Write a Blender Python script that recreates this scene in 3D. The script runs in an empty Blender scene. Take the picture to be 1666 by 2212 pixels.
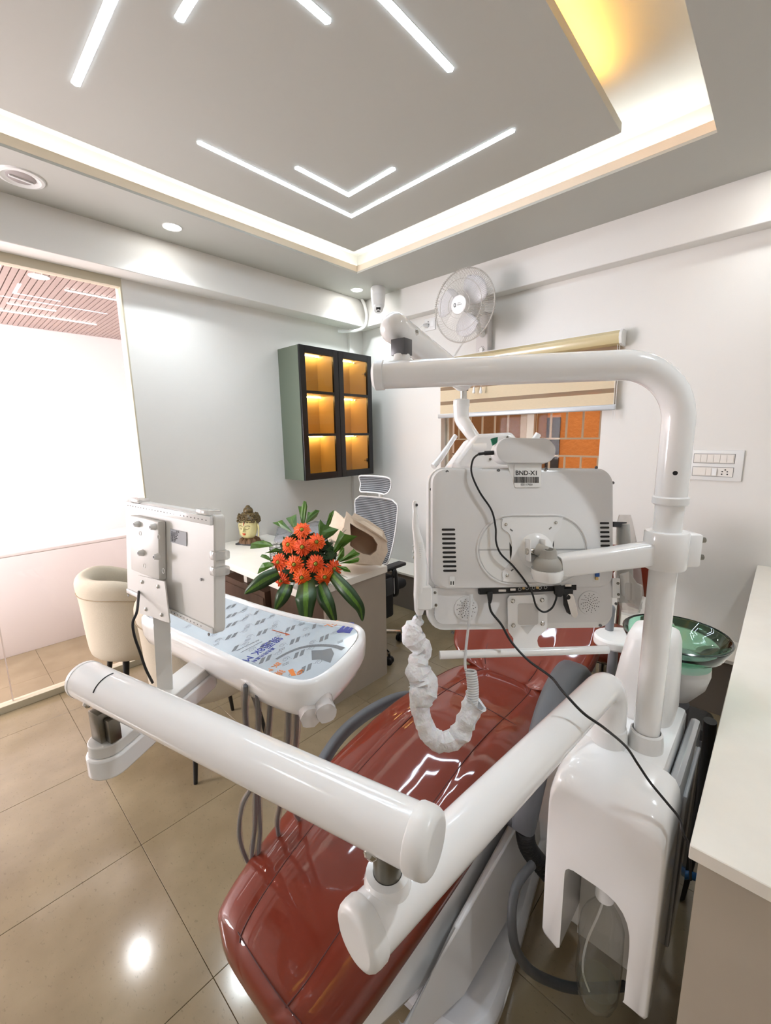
import bpy, bmesh, math, random
from mathutils import Vector, Matrix
random.seed(7)
SC = bpy.context.scene
COL = SC.collection
PI = math.pi

# ------------------------------------------------------------------ camera
IW, IH, FPX = 1666.0, 2212.0, 919.9
CAM = Vector((0.0, 0.0, 1.525))
def _rot(yaw, pit, rol):
    cy, sy = math.cos(yaw), math.sin(yaw); cp, sp = math.cos(pit), math.sin(pit); cr, sr = math.cos(rol), math.sin(rol)
    fwd = Vector((cy*cp, sy*cp, -sp)); right = Vector((sy, -cy, 0)); up = right.cross(fwd)
    r2 = cr*right + sr*up; u2 = -sr*right + cr*up
    return r2, u2, fwd
CR, CU, CF = _rot(0.75368, 0.17764, -0.01685)
cam_data = bpy.data.cameras.new('camera'); cam = bpy.data.objects.new('camera', cam_data); COL.objects.link(cam)
cam_data.sensor_fit = 'HORIZONTAL'; cam_data.sensor_width = 36.0; cam_data.lens = 36.0*FPX/IW
cam_data.clip_start = 0.02; cam_data.clip_end = 60
cam.matrix_world = Matrix(((CR.x, CU.x, -CF.x, CAM.x), (CR.y, CU.y, -CF.y, CAM.y), (CR.z, CU.z, -CF.z, CAM.z), (0, 0, 0, 1)))
SC.camera = cam
# view
SC.view_settings.view_transform = 'Standard'; SC.view_settings.look = 'None'
SC.view_settings.gamma = 1.0; SC.view_settings.use_curve_mapping = False
SC.view_settings.exposure = 0.53
# world: plain daylight outside the windows
w = bpy.data.worlds.new('world'); SC.world = w; w.use_nodes = True
w.node_tree.nodes['Background'].inputs[0].default_value = (1.0, 0.97, 0.93, 1)
w.node_tree.nodes['Background'].inputs[1].default_value = 2.2

def lamp(name, kind, loc, power, size=0.1, color=(1, 1, 1), aim=None, size_y=None, spot=None):
    l = bpy.data.lights.new(name, kind); l.energy = power; l.color = color
    if kind == 'AREA':
        l.shape = 'RECTANGLE' if size_y else 'DISK'; l.size = size
        if size_y: l.size_y = size_y
    else:
        l.shadow_soft_size = size
    if spot: l.spot_size = spot[0]; l.spot_blend = spot[1]
    o = bpy.data.objects.new(name, l); COL.objects.link(o); o.location = loc
    if aim is not None:
        o.rotation_euler = (Vector(aim)-Vector(loc)).to_track_quat('-Z', 'Y').to_euler()
    return o
# daylight that floods the corridor behind the glass partition (the entrance at its far end)
lamp('corridor_daylight', 'AREA', (-1.9, 3.75, 1.45), 150, 1.6, (0.93, 0.93, 1.0), aim=(0.6, 4.8, 1.45), size_y=0.8)
lamp('window_daylight', 'AREA', (3.55, 1.5, 3.3), 14, 0.6, (1.0, 0.96, 0.9), aim=(3.9, 1.5, 1.2), size_y=2.4)

def at(px, py, depth):
    """world point seen along a pixel of the photograph at a given depth"""
    return CAM + (CR*(px-IW/2) - CU*(py-IH/2) + CF*FPX)*(depth/FPX)
def atz(px, py, z):
    d = CR*(px-IW/2) - CU*(py-IH/2) + CF*FPX
    return CAM + d*((z-CAM.z)/d.z)
def atx(px, py, x):
    d = CR*(px-IW/2) - CU*(py-IH/2) + CF*FPX
    return CAM + d*(x/d.x)
V = Vector

# ------------------------------------------------------------------ materials
_m = {}
def lin(c):
    return tuple(((v/255.0)/12.92 if v/255.0 <= 0.04045 else ((v/255.0+0.055)/1.055)**2.4) for v in c)
def mat(name, col, rough=0.5, metal=0.0, coat=0.0, bump=0.0, bscale=50.0, var=0.0, vscale=4.0, emit=None, spec=0.5, trans=0.0, coatbump=False, alpha=None, stretch=None, vcol=None, crough=0.03):
    if name in _m: return _m[name]
    m = bpy.data.materials.new(name); m.use_nodes = True; _m[name] = m
    nt = m.node_tree; b = nt.nodes['Principled BSDF']; N = nt.nodes.new; L = nt.links.new
    c = lin(col)
    b.inputs['Base Color'].default_value = (*c, 1); b.inputs['Roughness'].default_value = rough
    b.inputs['Metallic'].default_value = metal; b.inputs['Coat Weight'].default_value = coat
    b.inputs['Coat Roughness'].default_value = crough
    b.inputs['Specular IOR Level'].default_value = spec
    if trans: b.inputs['Transmission Weight'].default_value = trans
    if alpha is not None: b.inputs['Alpha'].default_value = alpha
    tc = N('ShaderNodeTexCoord')
    src = tc.outputs['Object']
    if stretch:
        mp = N('ShaderNodeMapping'); mp.inputs['Scale'].default_value = stretch; L(src, mp.inputs[0]); src = mp.outputs[0]
    if var > 0:
        n = N('ShaderNodeTexNoise'); n.inputs['Scale'].default_value = vscale; n.inputs['Detail'].default_value = 5
        n.inputs['Roughness'].default_value = 0.65
        L(src, n.inputs['Vector'])
        r = N('ShaderNodeValToRGB'); r.color_ramp.elements[0].position = 0.3; r.color_ramp.elements[1].position = 0.7
        c2 = lin(vcol) if vcol else tuple(v*(1-var) for v in c)
        r.color_ramp.elements[0].color = (*c2, 1); r.color_ramp.elements[1].color = (*c, 1)
        L(n.outputs['Fac'], r.inputs[0]); L(r.outputs[0], b.inputs['Base Color'])
    if bump > 0:
        n = N('ShaderNodeTexNoise'); n.inputs['Scale'].default_value = bscale; n.inputs['Detail'].default_value = 3
        L(src, n.inputs['Vector'])
        bp = N('ShaderNodeBump'); bp.inputs['Strength'].default_value = bump; bp.inputs['Distance'].default_value = 0.01
        L(n.outputs['Fac'], bp.inputs['Height'])
        L(bp.outputs[0], b.inputs['Coat Normal' if coatbump else 'Normal'])
    if emit:
        b.inputs['Emission Color'].default_value = (*lin(emit[0]), 1); b.inputs['Emission Strength'].default_value = emit[1]
    return m
def glow(name, col, strength):
    if name in _m: return _m[name]
    m = bpy.data.materials.new(name); m.use_nodes = True; _m[name] = m
    nt = m.node_tree; nt.nodes.clear()
    e = nt.nodes.new('ShaderNodeEmission'); o = nt.nodes.new('ShaderNodeOutputMaterial')
    e.inputs[0].default_value = (*lin(col), 1); e.inputs[1].default_value = strength
    nt.links.new(e.outputs[0], o.inputs[0]); return m
def pane_mat(name, tint, gloss=0.08, opacity=0.0, body=(255, 255, 255), rough=0.0, fres=1.0):
    """clear sheet: transparent with a thin mirror-like and a diffuse share"""
    if name in _m: return _m[name]
    m = bpy.data.materials.new(name); m.use_nodes = True; _m[name] = m
    nt = m.node_tree; nt.nodes.clear(); N = nt.nodes.new; L = nt.links.new
    t = N('ShaderNodeBsdfTransparent'); t.inputs[0].default_value = (*lin(tint), 1)
    g = N('ShaderNodeBsdfGlossy'); g.inputs['Roughness'].default_value = rough
    d = N('ShaderNodeBsdfDiffuse'); d.inputs[0].default_value = (*lin(body), 1)
    lw = N('ShaderNodeLayerWeight'); lw.inputs[0].default_value = 0.5
    fr = N('ShaderNodeMath'); fr.operation = 'POWER'; fr.inputs[1].default_value = 4.0; L(lw.outputs['Facing'], fr.inputs[0])
    ad = N('ShaderNodeMath'); ad.operation = 'MULTIPLY_ADD'; ad.inputs[1].default_value = fres*.8; ad.inputs[2].default_value = gloss+.02
    ad.use_clamp = True
    L(fr.outputs[0], ad.inputs[0])
    m1 = N('ShaderNodeMixShader'); m1.inputs[0].default_value = opacity; L(t.outputs[0], m1.inputs[1]); L(d.outputs[0], m1.inputs[2])
    m2 = N('ShaderNodeMixShader'); L(ad.outputs[0], m2.inputs[0]); L(m1.outputs[0], m2.inputs[1]); L(g.outputs[0], m2.inputs[2])
    o = N('ShaderNodeOutputMaterial'); L(m2.outputs[0], o.inputs[0])
    return m

M_WALL = mat('wall_paint', (229, 227, 222), 0.55, bump=0.05, bscale=220)
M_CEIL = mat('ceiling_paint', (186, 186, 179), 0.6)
M_WHITE = mat('white_enamel', (244, 244, 243), 0.16, coat=0.5)
M_WPLAST = mat('white_plastic', (234, 234, 232), 0.3)
M_WMATTE = mat('white_matte_metal', (226, 224, 219), 0.4)
M_GREYARM = mat('grey_polymer', (168, 165, 157), 0.5)
M_DGREY = mat('dark_grey_polymer', (72, 73, 76), 0.55)
M_BLACK = mat('black_rubber', (18, 18, 19), 0.45)
M_CHROME = mat('chrome', (205, 203, 198), 0.16, metal=1.0)
M_STEEL = mat('dull_steel', (138, 134, 124), 0.3, metal=1.0, var=0.25, vscale=30)
M_VINYL = mat('brown_vinyl', (114, 42, 24), 0.45, coat=1.0, crough=0.04, bump=0.22, bscale=3.2, coatbump=True, spec=0.15)
M_SEAM = mat('seam_thread', (70, 22, 15), 0.6)
M_TAUPE = mat('taupe_laminate', (182, 172, 156), 0.3, var=0.04, vscale=3)
M_CREAM = mat('cream_laminate', (246, 241, 230), 0.22, var=0.06, vscale=5)
M_BEIGE = mat('beige_frame', (196, 188, 165), 0.4)

# ------------------------------------------------------------------ builders
WM = {}          # object name -> world matrix of the thing it belongs to
def thing(name, label, cat, loc=(0, 0, 0), group=None, matrix=None):
    o = bpy.data.objects.new(name, None); COL.objects.link(o)
    o.empty_display_size = 0.05
    if matrix is None: matrix = Matrix.Translation(V(loc))
    o.matrix_world = matrix; WM[o.name] = matrix.copy()
    o['label'] = label; o['category'] = cat
    if group: o['group'] = group
    return o
def tag(o, label, cat, group=None):
    o['label'] = label; o['category'] = cat
    if group: o['group'] = group
    return o

class MB:
    def __init__(s, M=None): s.bm = bmesh.new(); s.M = M or Matrix.Identity(4)
    def _add(s, verts, faces):
        vs = [s.bm.verts.new(s.M @ V(v)) for v in verts]
        for f in faces:
            try: s.bm.faces.new([vs[i] for i in f])
            except ValueError: pass
        return vs
    def box(s, lo, hi, bev=0.0, seg=2, rot=None):
        """axis box between two corners; rot = matrix applied about its centre"""
        lo = V(lo); hi = V(hi); c = (lo+hi)/2; h = (hi-lo)/2
        b2 = bmesh.new(); bmesh.ops.create_cube(b2, size=2.0)
        for v in b2.verts: v.co = V((v.co.x*h.x, v.co.y*h.y, v.co.z*h.z))
        if bev > 0: bmesh.ops.bevel(b2, geom=b2.edges[:], offset=bev, segments=seg, profile=0.5, affect='EDGES')
        R = rot.to_4x4() if rot else Matrix.Identity(4)
        T = s.M @ Matrix.Translation(c) @ R
        s._merge(b2, T); return s
    def _merge(s, b2, T):
        b2.verts.index_update(); vs = [s.bm.verts.new(T @ v.co) for v in b2.verts]
        for f in b2.faces:
            try: s.bm.faces.new([vs[v.index] for v in f.verts])
            except ValueError: pass
        b2.free()
    def rings(s, rings, cap=True, closed=False):
        n = len(rings[0]); vs = []
        for r in rings: vs.append([s.bm.verts.new(s.M @ V(p)) for p in r])
        k = len(rings)
        for i in range(k if closed else k-1):
            a, b = vs[i], vs[(i+1) % k]
            for j in range(n):
                try: s.bm.faces.new((a[j], a[(j+1) % n], b[(j+1) % n], b[j]))
                except ValueError: pass
        if cap and not closed:
            for r in (vs[0][::-1], vs[-1]):
                try: s.bm.faces.new(r)
                except ValueError: pass
        return s
    def tube(s, path, r, n=16, cap=True, closed=False, flat=1.0, wob=0.0):
        """swept round bar; r = number or one radius per point"""
        P = [V(p) for p in path]; k = len(P); rr = r if isinstance(r, (list, tuple)) else [r]*k
        rings = []; up = None
        for i in range(k):
            a = P[(i-1) % k] if (closed or i > 0) else P[i]; b = P[(i+1) % k] if (closed or i < k-1) else P[i]
            t = (b-a).normalized()
            if up is None:
                up = t.orthogonal().normalized()
            up = (up - t*up.dot(t))
            if up.length < 1e-6: up = t.orthogonal()
            up.normalize(); sd = t.cross(up)
            ring = []
            for j in range(n):
                an = 2*PI*j/n; q = rr[i]*(1+(random.uniform(-wob, wob) if wob else 0))
                ring.append(P[i]+up*math.cos(an)*q+sd*math.sin(an)*q*flat)
            rings.append(ring)
        return s.rings(rings, cap, closed)
    def cyl(s, a, b, r, r2=None, n=24): return s.tube([a, b], [r, r if r2 is None else r2], n)
    def lathe(s, prof, o=(0, 0, 0), axis=(0, 0, 1), n=32, cap=True):
        """profile of (radius, height) turned about an axis"""
        o = V(o); ax = V(axis).normalized(); u = ax.orthogonal().normalized(); v = ax.cross(u)
        rings = [[o+ax*h+(u*math.cos(2*PI*j/n)+v*math.sin(2*PI*j/n))*max(r, 1e-5) for j in range(n)] for r, h in prof]
        return s.rings(rings, cap)
    def sphere(s, c, r, sc=(1, 1, 1), n=20):
        b2 = bmesh.new(); bmesh.ops.create_uvsphere(b2, u_segments=n, v_segments=max(8, n//2), radius=r)
        s._merge(b2, s.M @ Matrix.Translation(V(c)) @ Matrix.Diagonal(V((*sc, 1)))); return s
    def poly(s, pts): s._add(pts, [list(range(len(pts)))]); return s
    def prism(s, pts, d):
        """flat outline pushed along d"""
        d = V(d); a = [V(p) for p in pts]; b = [p+d for p in a]
        return s.rings([a, b])
    def build(s, name, m, parent=None, smooth=35, bev=0, label=None, kind=None, sub=0, origin=None):
        bm = s.bm
        bmesh.ops.recalc_face_normals(bm, faces=bm.faces[:])
        inv = None; mw = Matrix.Identity(4)
        if parent is not None: mw = WM[parent.name]
        elif origin is not None: mw = Matrix.Translation(V(origin))
        inv = mw.inverted()
        bmesh.ops.transform(bm, matrix=inv, verts=bm.verts[:])
        me = bpy.data.meshes.new(name); bm.to_mesh(me); bm.free()
        if smooth:
            me.shade_smooth(); me.set_sharp_from_angle(angle=math.radians(smooth))
        o = bpy.data.objects.new(name, me); COL.objects.link(o)
        if m is not None: me.materials.append(m)
        WM[o.name] = mw
        if parent is not None:
            o.parent = parent
        else:
            o.matrix_world = mw
        if bev:
            b = o.modifiers.new('bevel', 'BEVEL'); b.width = bev; b.segments = 2; b.limit_method = 'ANGLE'; b.angle_limit = math.radians(40)
        if sub:
            q = o.modifiers.new('subsurf', 'SUBSURF'); q.levels = sub; q.render_levels = sub
        if label: o['label'] = label
        if kind: o['kind'] = kind
        return o

def copy_tree(o, dm, parent=None, label=None):
    """copy a thing with its parts; dm = world matrix of the copy"""
    c = o.copy(); COL.objects.link(c)
    if parent is None: c.matrix_world = dm; WM[c.name] = dm
    else:
        c.parent = parent; WM[c.name] = WM[parent.name]
    if label: c['label'] = label
    for ch in [x for x in bpy.data.objects if x.parent == o]: copy_tree(ch, dm, c)
    return c
def struct(o): o['kind'] = 'structure'; return o
def smoothpath(pts, n=8, closed=False):
    """Catmull-Rom through points"""
    P = [V(p) for p in pts]; out = []; k = len(P)
    for i in range(k if closed else k-1):
        p0 = P[(i-1) % k] if closed or i > 0 else P[0]; p1 = P[i]; p2 = P[(i+1) % k]
        p3 = P[(i+2) % k] if closed or i+2 < k else P[-1]
        for j in range(n):
            t = j/n
            out.append(0.5*((2*p1)+(p2-p0)*t+(2*p0-5*p1+4*p2-p3)*t*t+(3*p1-p0-3*p2+p3)*t**3))
    if not closed: out.append(P[-1])
    return out
def arc_path(a, corner, b, r, n=8):
    """straight - rounded corner - straight"""
    a, c, b = V(a), V(corner), V(b); u = (a-c).normalized(); v = (b-c).normalized()
    ang = u.angle(v); d = r/math.tan(ang/2); p = c+u*d; q = c+v*d
    cen = c+(u+v).normalized()*(r/math.sin(ang/2)); out = [a]
    e1 = (p-cen); e2 = (q-cen); th = e1.angle(e2)
    for i in range(n+1):
        t = i/n; out.append(cen+(e1*math.sin((1-t)*th)+e2*math.sin(t*th))/math.sin(th))
    out.append(b); return out
def round_rect(w, h, r, n=6, cx=0.0, cy=0.0):
    o = []
    for sx, sy, a0 in ((1, 1, 0), (-1, 1, 90), (-1, -1, 180), (1, -1, 270)):
        for i in range(n+1):
            a = math.radians(a0+90*i/n); o.append((cx+sx*(w/2-r)+r*math.cos(a), cy+sy*(h/2-r)+r*math.sin(a)))
    return o
def text_mesh(body, name, size, M, m, parent, depth=0.0006, align='CENTER', bold=0.0):
    cu = bpy.data.curves.new(name, 'FONT'); cu.body = body; cu.size = size; cu.extrude = depth/2; cu.align_x = align; cu.align_y = 'CENTER'; cu.offset = bold
    to = bpy.data.objects.new(name+'_src', cu); COL.objects.link(to)
    dg = bpy.context.evaluated_depsgraph_get(); dg.update()
    me = bpy.data.meshes.new_from_object(to.evaluated_get(dg)); bpy.data.objects.remove(to)
    pm = WM[parent.name]
    me.transform(pm.inverted() @ M); me.materials.clear(); me.materials.append(m); me.name = name
    o = bpy.data.objects.new(name, me); COL.objects.link(o); o.parent = parent; WM[o.name] = pm
    return o
def frame(o, x, y, z=None):
    """matrix from origin and two in-plane directions"""
    x = V(x).normalized(); y = V(y); y = (y-x*y.dot(x)).normalized(); z = x.cross(y)
    return Matrix(((x.x, y.x, z.x, o[0]), (x.y, y.y, z.y, o[1]), (x.z, y.z, z.z, o[2]), (0, 0, 0, 1)))

# ================================================================== SETTING
X0, X1, Y0, Y1 = -1.7, 3.0, -1.3, 3.104
ZC = 2.725; ZB = 2.50
# ---- floor: tiles laid one by one on a thin bed
bed = struct(MB().box((X0, Y0, -0.06), (X1+0.2, 4.9, -0.012)).build('floor', mat('grout', (138, 122, 98), 0.8), smooth=0))
WM[bed.name] = Matrix.Identity(4)
def tile_mat():
    m = mat('floor_tile', (140, 130, 110), 0.13, spec=0.6)
    nt = m.node_tree; b = nt.nodes['Principled BSDF']; N = nt.nodes.new; L = nt.links.new
    geo = N('ShaderNodeNewGeometry')
    n1 = N('ShaderNodeTexNoise'); n1.inputs['Scale'].default_value = 4.5; n1.inputs['Detail'].default_value = 6; L(geo.outputs['Position'], n1.inputs['Vector'])
    r1 = N('ShaderNodeValToRGB'); e = r1.color_ramp.elements; e[0].position = 0.35; e[0].color = (*lin((134, 119, 93)), 1); e[1].position = 0.68; e[1].color = (*lin((149, 134, 107)), 1)
    L(n1.outputs['Fac'], r1.inputs[0])
    n2 = N('ShaderNodeTexNoise'); n2.inputs['Scale'].default_value = 95; n2.inputs['Detail'].default_value = 4; n2.inputs['Roughness'].default_value = 0.7
    mp = N('ShaderNodeMapping'); mp.inputs['Scale'].default_value = (1.0, 0.55, 1); mp.inputs['Rotation'].default_value = (0, 0, 0.7); L(geo.outputs['Position'], mp.inputs[0]); L(mp.outputs[0], n2.inputs['Vector'])
    r2 = N('ShaderNodeValToRGB'); e = r2.color_ramp.elements; e[0].position = 0.34; e[0].color = (1, 1, 1, 1); e[1].position = 0.40; e[1].color = (0, 0, 0, 1)
    L(n2.outputs['Fac'], r2.inputs[0])
    mx = N('ShaderNodeMix'); mx.data_type = 'RGBA'; mx.inputs[7].default_value = (*lin((104, 90, 70)), 1)
    sc = N('ShaderNodeMath'); sc.operation = 'MULTIPLY'; sc.inputs[1].default_value = 0.4; L(r2.outputs[0], sc.inputs[0])
    L(sc.outputs[0], mx.inputs[0]); L(r1.outputs[0], mx.inputs[6]); L(mx.outputs[2], b.inputs['Base Color'])
    return m
MT = tile_mat()
g = 0.0007
xs = [0.353+0.6*k for k in range(-4, 6)]; ys = [1.041+0.6*k for k in range(-4, 8)]
for i in range(len(xs)-1):
    for j in range(len(ys)-1):
        a, b = max(xs[i], X0)+g, min(xs[i+1], X1-0.001)-g; c, d = max(ys[j], Y0)+g, min(ys[j+1], 4.75)-g
        if b-a < 0.05 or d-c < 0.02: continue
        MB().box((a, c, -0.012), (b, d, 0.0), bev=0.0008, seg=1).build('tile', MT, bed, smooth=0)

# ---- walls
wl = struct(MB().box((0.967, Y1, 0), (X1+0.2, Y1+0.12, ZB)).build('wall_left', M_WALL, smooth=0))
wr = MB()
WY0, WY1, WZ0, WZ1 = 0.895, 2.156, 1.02, 2.03
for lo, hi in (((X1, Y0, 0), (X1+0.2, WY0, 2.9)), ((X1, WY1, 0), (X1+0.2, Y1, 2.9)), ((X1, WY0, 0), (X1+0.2, WY1, WZ0)), ((X1, WY0, WZ1), (X1+0.2, WY1, 2.9))): wr.box(lo, hi)
struct(wr.build('wall_right', M_WALL, smooth=0))
struct(MB().box((X0-0.1, Y0-0.1, 0), (X1+0.2, Y0, 3.0)).build('wall_near', M_WALL, smooth=0))
struct(MB().box((X0-0.1, Y0, 0), (X0, Y1+0.12, 3.0)).build('wall_back', M_WALL, smooth=0))
struct(MB().box((2.83, Y1-0.03, 0), (X1, Y1, ZB)).build('trim_1', M_WALL, smooth=0))          # pilaster in the corner
struct(MB().box((X0, 2.938, ZB), (X1+0.2, Y1+0.12, 2.95), bev=0.003, seg=1).build('trim_2', M_WALL, smooth=0))   # beam over partition
struct(MB().box((2.90, Y0, ZB), (X1, 2.938, ZC+0.02), bev=0.003, seg=1).build('trim_3', M_WALL, smooth=0))       # beam over window wall
# ---- ceiling with its tray recess
HX0, HX1, HY0, HY1 = -0.95, 2.40, 0.350, 2.505
ce = MB()
for lo, hi in (((X0, HY1, ZC), (X1, 2.94, ZC+0.012)), ((X0, Y0, ZC), (X1, HY0, ZC+0.012)), ((HX1, HY0, ZC), (X1, HY1, ZC+0.012)), ((X0, HY0, ZC), (HX0, HY1, ZC+0.012))): ce.box(lo, hi)
ce.box((X0, Y0, 2.93), (X1, 3.0, 2.98))
cei = struct(ce.build('ceiling', M_CEIL, smooth=0)); WM[cei.name] = Matrix.Identity(4)
lp = MB(); t = 0.012; zt = 2.778; ZL_ = ZC+.0125
for lo, hi in (((HX0-t, HY1, ZL_), (HX1+t, HY1+t, zt)), ((HX0-t, HY0-t, ZL_), (HX1+t, HY0, zt)), ((HX1, HY0, ZL_), (HX1+t, HY1, zt)), ((HX0-t, HY0, ZL_), (HX0, HY1, zt))): lp.box(lo, hi)
lp.build('cove_lip', mat('cove_paint', (236, 220, 198), 0.6), cei, smooth=0, label='cream upstand around the ceiling recess')
wd = MB(); o_ = 0.16; ZK = ZC+.0125
for lo, hi in (((HX0-o_, HY1+o_, ZK), (HX1+o_, HY1+o_+.01, 2.93)), ((HX0-o_, HY0-o_-.01, ZK), (HX1+o_, HY0-o_, 2.93)), ((HX1+o_, HY0-o_, ZK), (HX1+o_+.01, HY1+o_, 2.93)), ((HX0-o_-.01, HY0-o_, ZK), (HX0-o_, HY1+o_, 2.93))): wd.box(lo, hi)
wd.build('cove_back', M_CEIL, cei, smooth=0)
MB().box((-0.82, 0.675, 2.80), (2.253, 2.378, 2.838)).build('dropped_panel', M_CEIL, cei, smooth=0)
# cove light strips
G_COVE = glow('cove_strip', (247, 247, 248), 30)
G_DIM = glow('cove_strip_dim', (255, 246, 232), 5)
cv = thing('cove_light', 'white light strip hidden in the cove around the ceiling recess', 'strip light', (HX1, HY1, 2.76))
for nm, lo, hi in (('strip', (HX0, HY1+0.05, 2.752), (HX1+.05, HY1+0.062, 2.760)), ('strip', (HX1+0.05, HY0, 2.752), (HX1+0.062, HY1+.05, 2.760)), ('strip', (HX0, HY0-0.062, 2.752), (HX1+.05, HY0-0.05, 2.760)), ('strip', (HX0-.062, HY0, 2.752), (HX0-0.05, HY1, 2.760))):
    MB().box(lo, hi).build(nm, G_COVE if hi[1] > HY1 or lo[0] > HX1-.1 and hi[1] < HY1+.06 and hi[0]-lo[0] < .1 else G_DIM, cv, smooth=0)
wc = thing('warm_cove_light', 'warm yellow light strip on top of the dropped ceiling panel', 'strip light', (1.0, 0.75, 2.85))
MB().box((-0.4, 0.715, 2.842), (2.05, 0.727, 2.852)).build('strip', glow('warm_strip', (255, 190, 94), 42), wc, smooth=0)
for xx in (0.3, 1.1, 1.9): MB().box((xx, 0.71, 2.838), (xx+0.02, 0.73, 2.844)).build('clip', M_WPLAST, wc, smooth=0)

# chevron profile lights let into the dropped panel
G_LINE = glow('line_light', (218, 236, 253), 35)
def chevron(c, e1, e2, wdt, label):
    c, e1, e2 = V((*c, 2.798)), V((*e1, 2.798)), V((*e2, 2.798))
    r = thing('linear_ceiling_light', label, 'ceiling light', c, 'L-shaped linear lights of the dropped ceiling panel')
    mb = MB(); hh = wdt/2
    d1 = (e1-c).normalized(); d2 = (e2-c).normalized()
    out = c-(d1+d2)*hh; inn = c+(d1+d2)*hh
    pts = [out, e1-d2*hh, e1+d1*0.008, e1+d2*hh, inn, e2+d1*hh, e2+d2*0.008, e2-d1*hh]
    mb.prism(pts, (0, 0, 0.006)); mb.build('diffuser', G_LINE, r, smooth=0)
    fr = MB(); k = hh+0.0025
    out = c-(d1+d2)*k; inn = c+(d1+d2)*k; z = V((0, 0, 0.0012))
    pts = [p+z for p in (out, e1-d2*k, e1+d1*0.011, e1+d2*k, inn, e2+d1*k, e2+d2*0.011, e2-d1*k)]
    fr.prism(pts, (0, 0, 0.004)); fr.build('housing', M_WPLAST, r, smooth=0)
chevron((1.907, 2.025), (1.006, 2.025), (1.907, 1.004), 0.026, 'long L-shaped line light of the recess, nearest the room corner, enclosing a small one')
chevron((1.744, 1.870), (1.409, 1.870), (1.744, 1.544), 0.026, 'short L-shaped line light nested in the long one nearest the room corner')
chevron((0.560, 1.020), (0.560, 2.034), (1.465, 1.020), 0.026, 'long L-shaped line light whose two bright ends enter at the top edge, outer one')
chevron((0.722, 1.192), (0.722, 1.516), (1.046, 1.192), 0.026, 'short L-shaped line light whose two stubby ends enter at the top edge')

# round downlights
def downlight(x, y, label, power=9, group='round ceiling downlights', z=ZC):
    r = thing('downlight', label, 'ceiling light', (x, y, z), group)
    MB().lathe([(0.038, -0.001), (0.050, -0.004), (0.052, 0.0), (0.038, 0.0)], (x, y, z)).build('trim_ring', M_WPLAST, r)
    MB().lathe([(0.0, -0.004), (0.037, -0.004), (0.038, 0.0), (0.0, 0.0)], (x, y, z)).build('lens', glow('downlight_lens', (255, 253, 248), 60), r)
    l = lamp('downlight_beam', 'SPOT', (x, y, z-0.02), power, 0.03, (0.84, 0.93, 1.0), aim=(x, y, 0), spot=(2.3, 0.9))
    l.parent = r; l.matrix_parent_inverse = WM[r.name].inverted()
downlight(1.149, 2.722, 'round white downlight above the glass partition edge', 18)
downlight(2.645, 2.768, 'round white downlight in the room corner beside the security camera', 18)
downlight(2.66, 0.10, 'round downlight near the window wall, beyond the right edge of the view', 5)
downlight(1.1, -0.55, 'round fill downlight added behind the photographer, over the counter', 30)  # unseen lamp, added to brighten the counter and the near objects
downlight(-0.9, -0.75, 'round fill downlight added in the near room corner, out of view', 5)  # also added, weak fill from behind the camera
downlight(-1.3, 1.3, 'round fill downlight added at the back wall, out of view', 22)  # likewise an added fill light outside the view
# round extract grille, unlit
vx, vy = 0.479, 2.721
r = thing('ceiling_vent', 'round unlit white ceiling fitting with a slot across it, above the partition', 'vent', (vx, vy, ZC))
MB().lathe([(0.062, -0.002), (0.075, -0.009), (0.088, -0.006), (0.092, 0.0), (0.06, 0.0)], (vx, vy, ZC)).build('rim', M_WPLAST, r)
MB().lathe([(0.0, -0.006), (0.050, -0.006), (0.060, 0.0), (0.0, 0.0)], (vx, vy, ZC)).build('disc', mat('vent_grey', (168, 160, 158), 0.5), r)
MB().box((vx-0.045, vy-0.006, ZC-0.012), (vx+0.045, vy+0.006, ZC-0.004), rot=Matrix.Rotation(0.15, 3, 'Z')).build('slot_bar', M_WPLAST, r)

# ---- glass partition and corridor
pt = struct(MB().box((X0, 3.10, 2.45), (0.967, 3.16, ZB)).box((X0, 3.10, 0.0), (0.967, 3.16, 0.042)).box((0.957, 3.10, 0.04), (0.967, 3.16, 2.45)).build('window_1', M_BEIGE, smooth=0, bev=0.002))
WM[pt.name] = Matrix.Identity(4)
PM = pane_mat('partition_glass', (252, 248, 247), 0.0, 0.02, (250, 232, 228), fres=.45)
MB().box((0.149, 3.128, 0.042), (0.957, 3.136, 2.45)).build('pane', PM, pt, smooth=0)
MB().box((-0.85, 3.128, 0.042), (0.143, 3.136, 2.45)).build('pane', PM, pt, smooth=0)
MB().box((X0, 3.128, 0.042), (-0.856, 3.136, 2.45)).build('pane', PM, pt, smooth=0)
MB().box((0.143, 3.127, 0.042), (0.149, 3.137, 2.45)).build('joint_seal', pane_mat('seal', (240, 220, 210), 0.1, 0.5), pt, smooth=0)
struct(MB().box((X0, 4.79, 0), (2.4, 4.86, 2.56)).build('wall_far', mat('corridor_paint', (240, 235, 233), 0.5), smooth=0))
struct(MB().box((2.3, 3.224, 0), (2.4, 4.79, 2.56)).build('wall_end', mat('corridor_paint', (240, 235, 233), 0.5), smooth=0))
cc = struct(MB().box((X0, 3.225, 2.505), (2.4, 4.79, 2.56)).build('ceiling', mat('slat_back', (96, 70, 62), 0.8), smooth=0)); cc['label'] = 'slatted timber ceiling of the corridor beyond the glass'
WM[cc.name] = Matrix.Identity(4)
x = -0.2
MSL = mat('pink_slat', (168, 148, 140), 0.5, var=0.1, vscale=6, stretch=(6, 1, 1))
while x < 1.75:
    MB().box((x, 3.226, 2.470), (x+0.0275, 4.785, 2.486)).build('slat', MSL, cc, smooth=0); x += 0.0335
MB().box((X0, 3.226, 2.488), (-0.2, 4.785, 2.504)).build('soffit', MSL, cc, smooth=0)
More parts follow.
